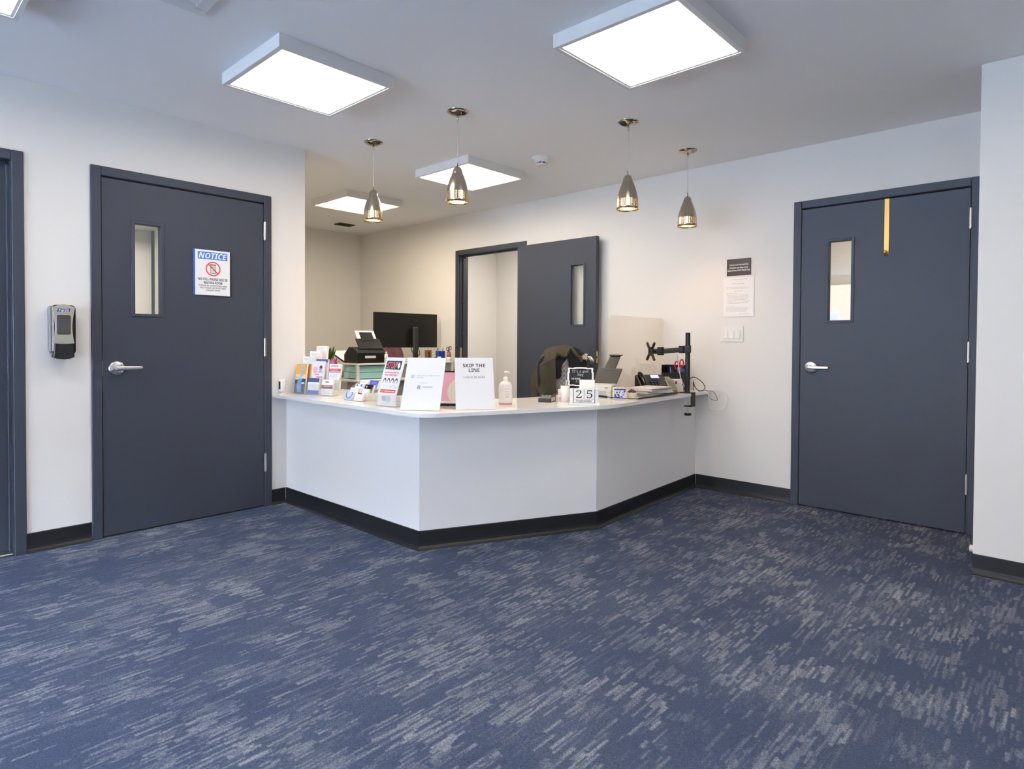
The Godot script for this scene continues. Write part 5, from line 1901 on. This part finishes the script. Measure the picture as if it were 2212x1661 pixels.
# ---------------------------------------------------------------- the office behind
func _back_office() -> void:
	var st: SurfaceTool
	var t := thing("office_desk", "white-topped desk deep in the reception with taupe side panels", "desk")
	st = mb()
	slab(st, Vector3(-5.42, CT - 0.022, -4.385), Vector3(-4.88, CT, -3.165), 0.002)
	build(st, "desk_top", M.white, t)
	st = mb()
	slab(st, Vector3(-4.95, 0, -4.385), Vector3(-4.93, CT - 0.022, -3.2))
	slab(st, Vector3(-5.4, 0, -3.22), Vector3(-4.95, CT - 0.022, -3.2))
	build(st, "side_panel", M.greige, t)

	t = thing("desk_riser", "white shelf riser on the office desk carrying printer and monitor", "shelf")
	st = mb()
	slab(st, Vector3(-5.41, 0.884, -4.385), Vector3(-4.93, 0.9, -3.19), 0.002)
	build(st, "shelf_board", M.white, t)
	for p in [[-4.945, -3.205], [-5.395, -3.205], [-4.945, -3.64], [-4.945, -4.37], [-5.395, -4.37]]:
		st = mb()
		slab(st, Vector3(p[0] - 0.013, CT, p[1] - 0.013), Vector3(p[0] + 0.013, 0.884, p[1] + 0.013), 0.002)
		build(st, "post", M.white, t)
	st = mb()
	slab(st, Vector3(-4.952, CT, -4.357), Vector3(-4.944, 0.884, -3.653))
	build(st, "back_panel", M.greige, t)

	t = thing("drawer_box", "translucent turquoise drawer box under the printer shelf", "drawers", Vector3(-5.1, CT, -3.42))
	var teal := mat(Color(0.64, 0.84, 0.83), 0.3)
	for k in 2:
		st = mb()
		box(st, Vector3(0, 0.034 + k * 0.062, 0), Vector3(0.26, 0.058, 0.37), 0.004)
		build(st, "drawer", teal, t)

	var r2 := RandomNumberGenerator.new()
	r2.seed = 5
	for k in 5:
		t = thing("magazine", ["white folder at the bottom of the pile beside the turquoise drawers", "dark folder second from the bottom beside the turquoise drawers", "cream folder in the middle of the pile beside the turquoise drawers", "grey folder second from the top beside the turquoise drawers", "white folder on top of the pile beside the turquoise drawers"][k], "folder", Vector3(-5.3, CT + k * 0.014, -3.3), r2.randf_range(-0.12, 0.12), "folders piled beside the turquoise drawers")
		st = mb()
		box(st, Vector3(-0.02, 0.006, 0.0), Vector3(0.14, 0.011, 0.2), 0.001)
		build(st, "cover", [M.paper, M.charcoal, M.paper2, M.grey, M.paper][k], t)

	# printer
	t = thing("inkjet_printer", "black inkjet printer seen from behind with a white label", "printer", Vector3(-5.09, 0.9, -3.39), PI / 2)
	st = mb()
	plate(st, PackedVector2Array([Vector2(0.11, 0.0), Vector2(0.11, 0.1), Vector2(0.095, 0.115), Vector2(0.03, 0.15), Vector2(-0.04, 0.155), Vector2(-0.12, 0.085), Vector2(-0.12, 0.0)]), -0.165, 0.165, 0.004, Transform3D(Basis(Vector3(0, 0, 1), Vector3(0, 1, 0), Vector3(-1, 0, 0)), Vector3.ZERO))
	build(st, "body", M.black, t)
	st = mb()
	box(st, Vector3.ZERO, Vector3(0.27, 0.008, 0.12), 0.002, Transform3D(Basis(Vector3.RIGHT, 0.95), Vector3(0.02, 0.185, 0.03)))
	build(st, "paper_support", M.black, t)
	st = mb()
	box(st, Vector3.ZERO, Vector3(0.14, 0.006, 0.1), 0.001, Transform3D(Basis(Vector3.RIGHT, 1.0), Vector3(0.02, 0.255, -0.012)))
	build(st, "support_extension", M.black, t)
	st = mb()
	box(st, Vector3(-0.02, 0.06, 0.1105), Vector3(0.12, 0.022, 0.001))
	build(st, "sticker", M.paper2, t)
	st = mb()
	box(st, Vector3.ZERO, Vector3(0.25, 0.006, 0.3), 0.001, Transform3D(Basis(Vector3.RIGHT, 0.35), Vector3(-0.03, 0.05, -0.26)))
	build(st, "output_tray", M.black, t)
	t = thing("printer_paper", "white paper standing in the printer feed", "paper", Vector3(-5.09, 0.9, -3.39), PI / 2)
	st = mb()
	box(st, Vector3.ZERO, Vector3(0.215, 0.004, 0.16), 0.0005, Transform3D(Basis(Vector3.RIGHT, 1.0), Vector3(0.02, 0.244, -0.018)))
	build(st, "sheets", M.paper, t)
	t = thing("printer_paper", "white printed sheet lying on the printer output tray", "paper", Vector3(-5.09, 0.9, -3.39), PI / 2)
	st = mb()
	box(st, Vector3.ZERO, Vector3(0.21, 0.005, 0.28), 0.0005, Transform3D(Basis(Vector3.RIGHT, 0.35), Vector3(-0.04, 0.062, -0.27)))
	build(st, "sheets", M.paper, t)
	t = thing("glue_bottle", "small white bottle standing on the shelf beside the printer", "bottle", Vector3(-4.96, 0.9, -3.535))
	st = mb()
	lathe(st, [Vector2(0, 0.11), Vector2(0.009, 0.108), Vector2(0.01, 0.095), Vector2(0.006, 0.092), Vector2(0.017, 0.08), Vector2(0.018, 0.0), Vector2(0, 0)], 18)
	build(st, "bottle_body", M.plastic, t)

	# wide monitor seen from behind
	t = thing("monitor", "wide black monitor seen from behind on the office shelf", "monitor", Vector3(-5.2, 0.9, -3.97), PI / 2)
	st = mb()
	box(st, Vector3(0.0, 0.325, -0.01), Vector3(0.82, 0.36, 0.022), 0.004)
	build(st, "screen_housing", M.black, t)
	st = mb()
	box(st, Vector3(0.0, 0.325, -0.0215), Vector3(0.8, 0.34, 0.001))
	build(st, "screen", M.black_gloss, t)
	st = mb()
	box(st, Vector3(0.075, 0.185, 0.045), Vector3(0.065, 0.35, 0.03), 0.01)
	build(st, "neck", M.charcoal, t)
	st = mb()
	prism(st, rounded(0.26, 0.2, 0.03, 4, Vector2(0.075, 0.02)), 0.0, 0.012, 0.003)
	build(st, "foot", M.black, t)
	st = mb()
	tube(st, curve([Vector3(0.02, 0.18, 0.03), Vector3(0.03, 0.1, 0.05), Vector3(0.075, 0.06, 0.065), Vector3(0.13, 0.08, 0.05), Vector3(0.115, 0.16, 0.03)], 16), 0.004, 6)
	build(st, "cable", M.black, t)

	t = thing("patterned_pouch", "small white pouch with blue lettering marks in front of the monitor", "pouch", Vector3(-5.0, 0.9, -3.8), PI / 2)
	st = mb()
	box(st, Vector3(0, 0.022, 0), Vector3(0.13, 0.044, 0.04), 0.008)
	build(st, "pouch_body", M.paper, t)
	var pim := page(130, 44, Color(0.86, 0.86, 0.9))
	for k in 14:
		blob(pim, r2.randf(), r2.randf(), r2.randf_range(0.02, 0.05), r2.randf_range(0.08, 0.2), Color(0.2, 0.25, 0.55))
	face(t, "pouch_print", 0.12, 0.034, printed(pim, 0.5), at(0, 0.022, 0.0203))

	# things beside the monitor
	t = thing("picture_frame", "small brown frame with a dark letter on the office shelf", "picture frame", Vector3(-5.03, 0.9, -4.115), PI / 2)
	st = mb()
	box(st, Vector3(0, 0.06, 0), Vector3(0.085, 0.12, 0.012), 0.002)
	build(st, "frame", mat(Color(0.5, 0.34, 0.2), 0.5), t)
	lettering(t, "A", 0.055, 0.09, M.ink, at(0.005, 0.06, 0.0065), "Droid Serif", 700)
	t = thing("brown_jar", "small dark brown jar between the frame and the blue bag", "jar", Vector3(-5.0, 0.9, -4.19))
	st = mb()
	lathe(st, [Vector2(0, 0.045), Vector2(0.018, 0.045), Vector2(0.02, 0.04), Vector2(0.02, 0.0), Vector2(0, 0)], 16)
	build(st, "jar_body", mat(Color(0.2, 0.11, 0.06), 0.4), t)
	t = thing("white_jar", "small white tub between the brown jar and the blue bag", "jar", Vector3(-4.99, 0.9, -4.232))
	st = mb()
	lathe(st, [Vector2(0, 0.05), Vector2(0.018, 0.05), Vector2(0.02, 0.044), Vector2(0.019, 0.0), Vector2(0, 0)], 16)
	build(st, "jar_body", M.plastic, t)
	t = thing("gift_bag", "small blue bag with dark handles beside the monitor", "bag", Vector3(-5.04, 0.9, -4.29), PI / 2)
	st = mb()
	box(st, Vector3(0, 0.055, 0), Vector3(0.1, 0.11, 0.05), 0.006)
	build(st, "bag_body", mat(Color(0.12, 0.25, 0.6), 0.5), t)
	st = mb()
	for s in [-0.03, 0.03]:
		tube(st, [Vector3(s, 0.1, 0.0), Vector3(s * 1.3, 0.14, 0.0)], 0.004, 6)
	build(st, "handle", M.black, t)
	t = thing("pencil_cup", "white and mauve cup at the end of the office shelf", "cup", Vector3(-4.965, 0.9, -4.345))
	st = mb()
	lathe(st, [Vector2(0, 0.045), Vector2(0.026, 0.045), Vector2(0.026, 0.0), Vector2(0, 0)], 20)
	build(st, "cup_base", M.plastic, t)
	st = mb()
	lathe(st, [Vector2(0.02, 0.1), Vector2(0.022, 0.1), Vector2(0.024, 0.045)], 20)
	build(st, "cup_rim", mat(Color(0.55, 0.32, 0.38), 0.5), t)
	t = thing("office_scissors", "black-handled scissors standing in the mauve cup", "scissors", Vector3(-4.965, 0.95, -4.345), 0.9)
	st = mb()
	for s in [-1, 1]:
		var ring := []
		for k in 13:
			var a := TAU * k / 12
			ring.append(Vector3(s * 0.013 + cos(a) * 0.011, 0.085 + sin(a) * 0.02 + s * 0.004, s * 0.004))
		tube(st, ring, 0.004, 6)
	box(st, Vector3(0, 0.03, 0), Vector3(0.014, 0.07, 0.006))
	build(st, "handle", M.black, t)

	# chair with a mauve sweater behind the monitor
	office_chair("black office chair behind the monitor holding a mauve sweater", Vector3(-5.8, 0, -4.02), -PI / 2 + PI, 0.98)
	t = thing("mauve_sweater", "mauve pink sweater draped over the chair behind the monitor", "sweater", Vector3(-5.72, 0, -4.13), PI / 2)
	st = mb()
	cloth(st, smooth_outline([Vector2(-0.22, 0.7), Vector2(-0.23, 0.95), Vector2(-0.2, 1.06), Vector2(0.08, 1.08), Vector2(0.15, 1.02), Vector2(0.19, 0.9), Vector2(0.19, 0.7)]), func(x: float, y: float) -> float: return 0.03 - 0.6 * x * x + 0.008 * sin(x * 40.0 + y * 25.0), 0.01, 0.02)
	build(st, "knit", mat(Color(0.62, 0.42, 0.5), 0.9), t)

# ---------------------------------------------------------------- street seen only in reflections
func _outside() -> void:
	var st := mb()
	slab(st, Vector3(-24, -0.22, ZW + 0.12), Vector3(20, -0.12, 19.0))
	tag(build(st, "street", mat(Color(0.72, 0.72, 0.71), 0.9)), "", "", "", "structure")
	var t := thing("brick_building", "tan brick building across the street with white-framed windows", "building", Vector3(-5, -0.12, 18.0))
	st = mb()
	slab(st, Vector3(-13, 0, 0), Vector3(13, 6.5, 0.6))
	build(st, "facade", grain(mat(Color.WHITE, 0.9), Color(0.5, 0.42, 0.34), Color(0.62, 0.54, 0.45), 0.2, 2.0, 21), t)
	for r in 2:
		for k in 9:
			st = mb()
			box(st, Vector3(-11 + k * 2.75, 1.6 + r * 2.9, -0.02), Vector3(1.2, 1.7, 0.1))
			var w := build(st, "window_frame", M.white, t)
			st = mb()
			box(st, Vector3(-11 + k * 2.75, 1.6 + r * 2.9, -0.08), Vector3(1.05, 1.55, 0.02))
			build(st, "window_glass", mat(Color(0.35, 0.42, 0.5), 0.1), w)
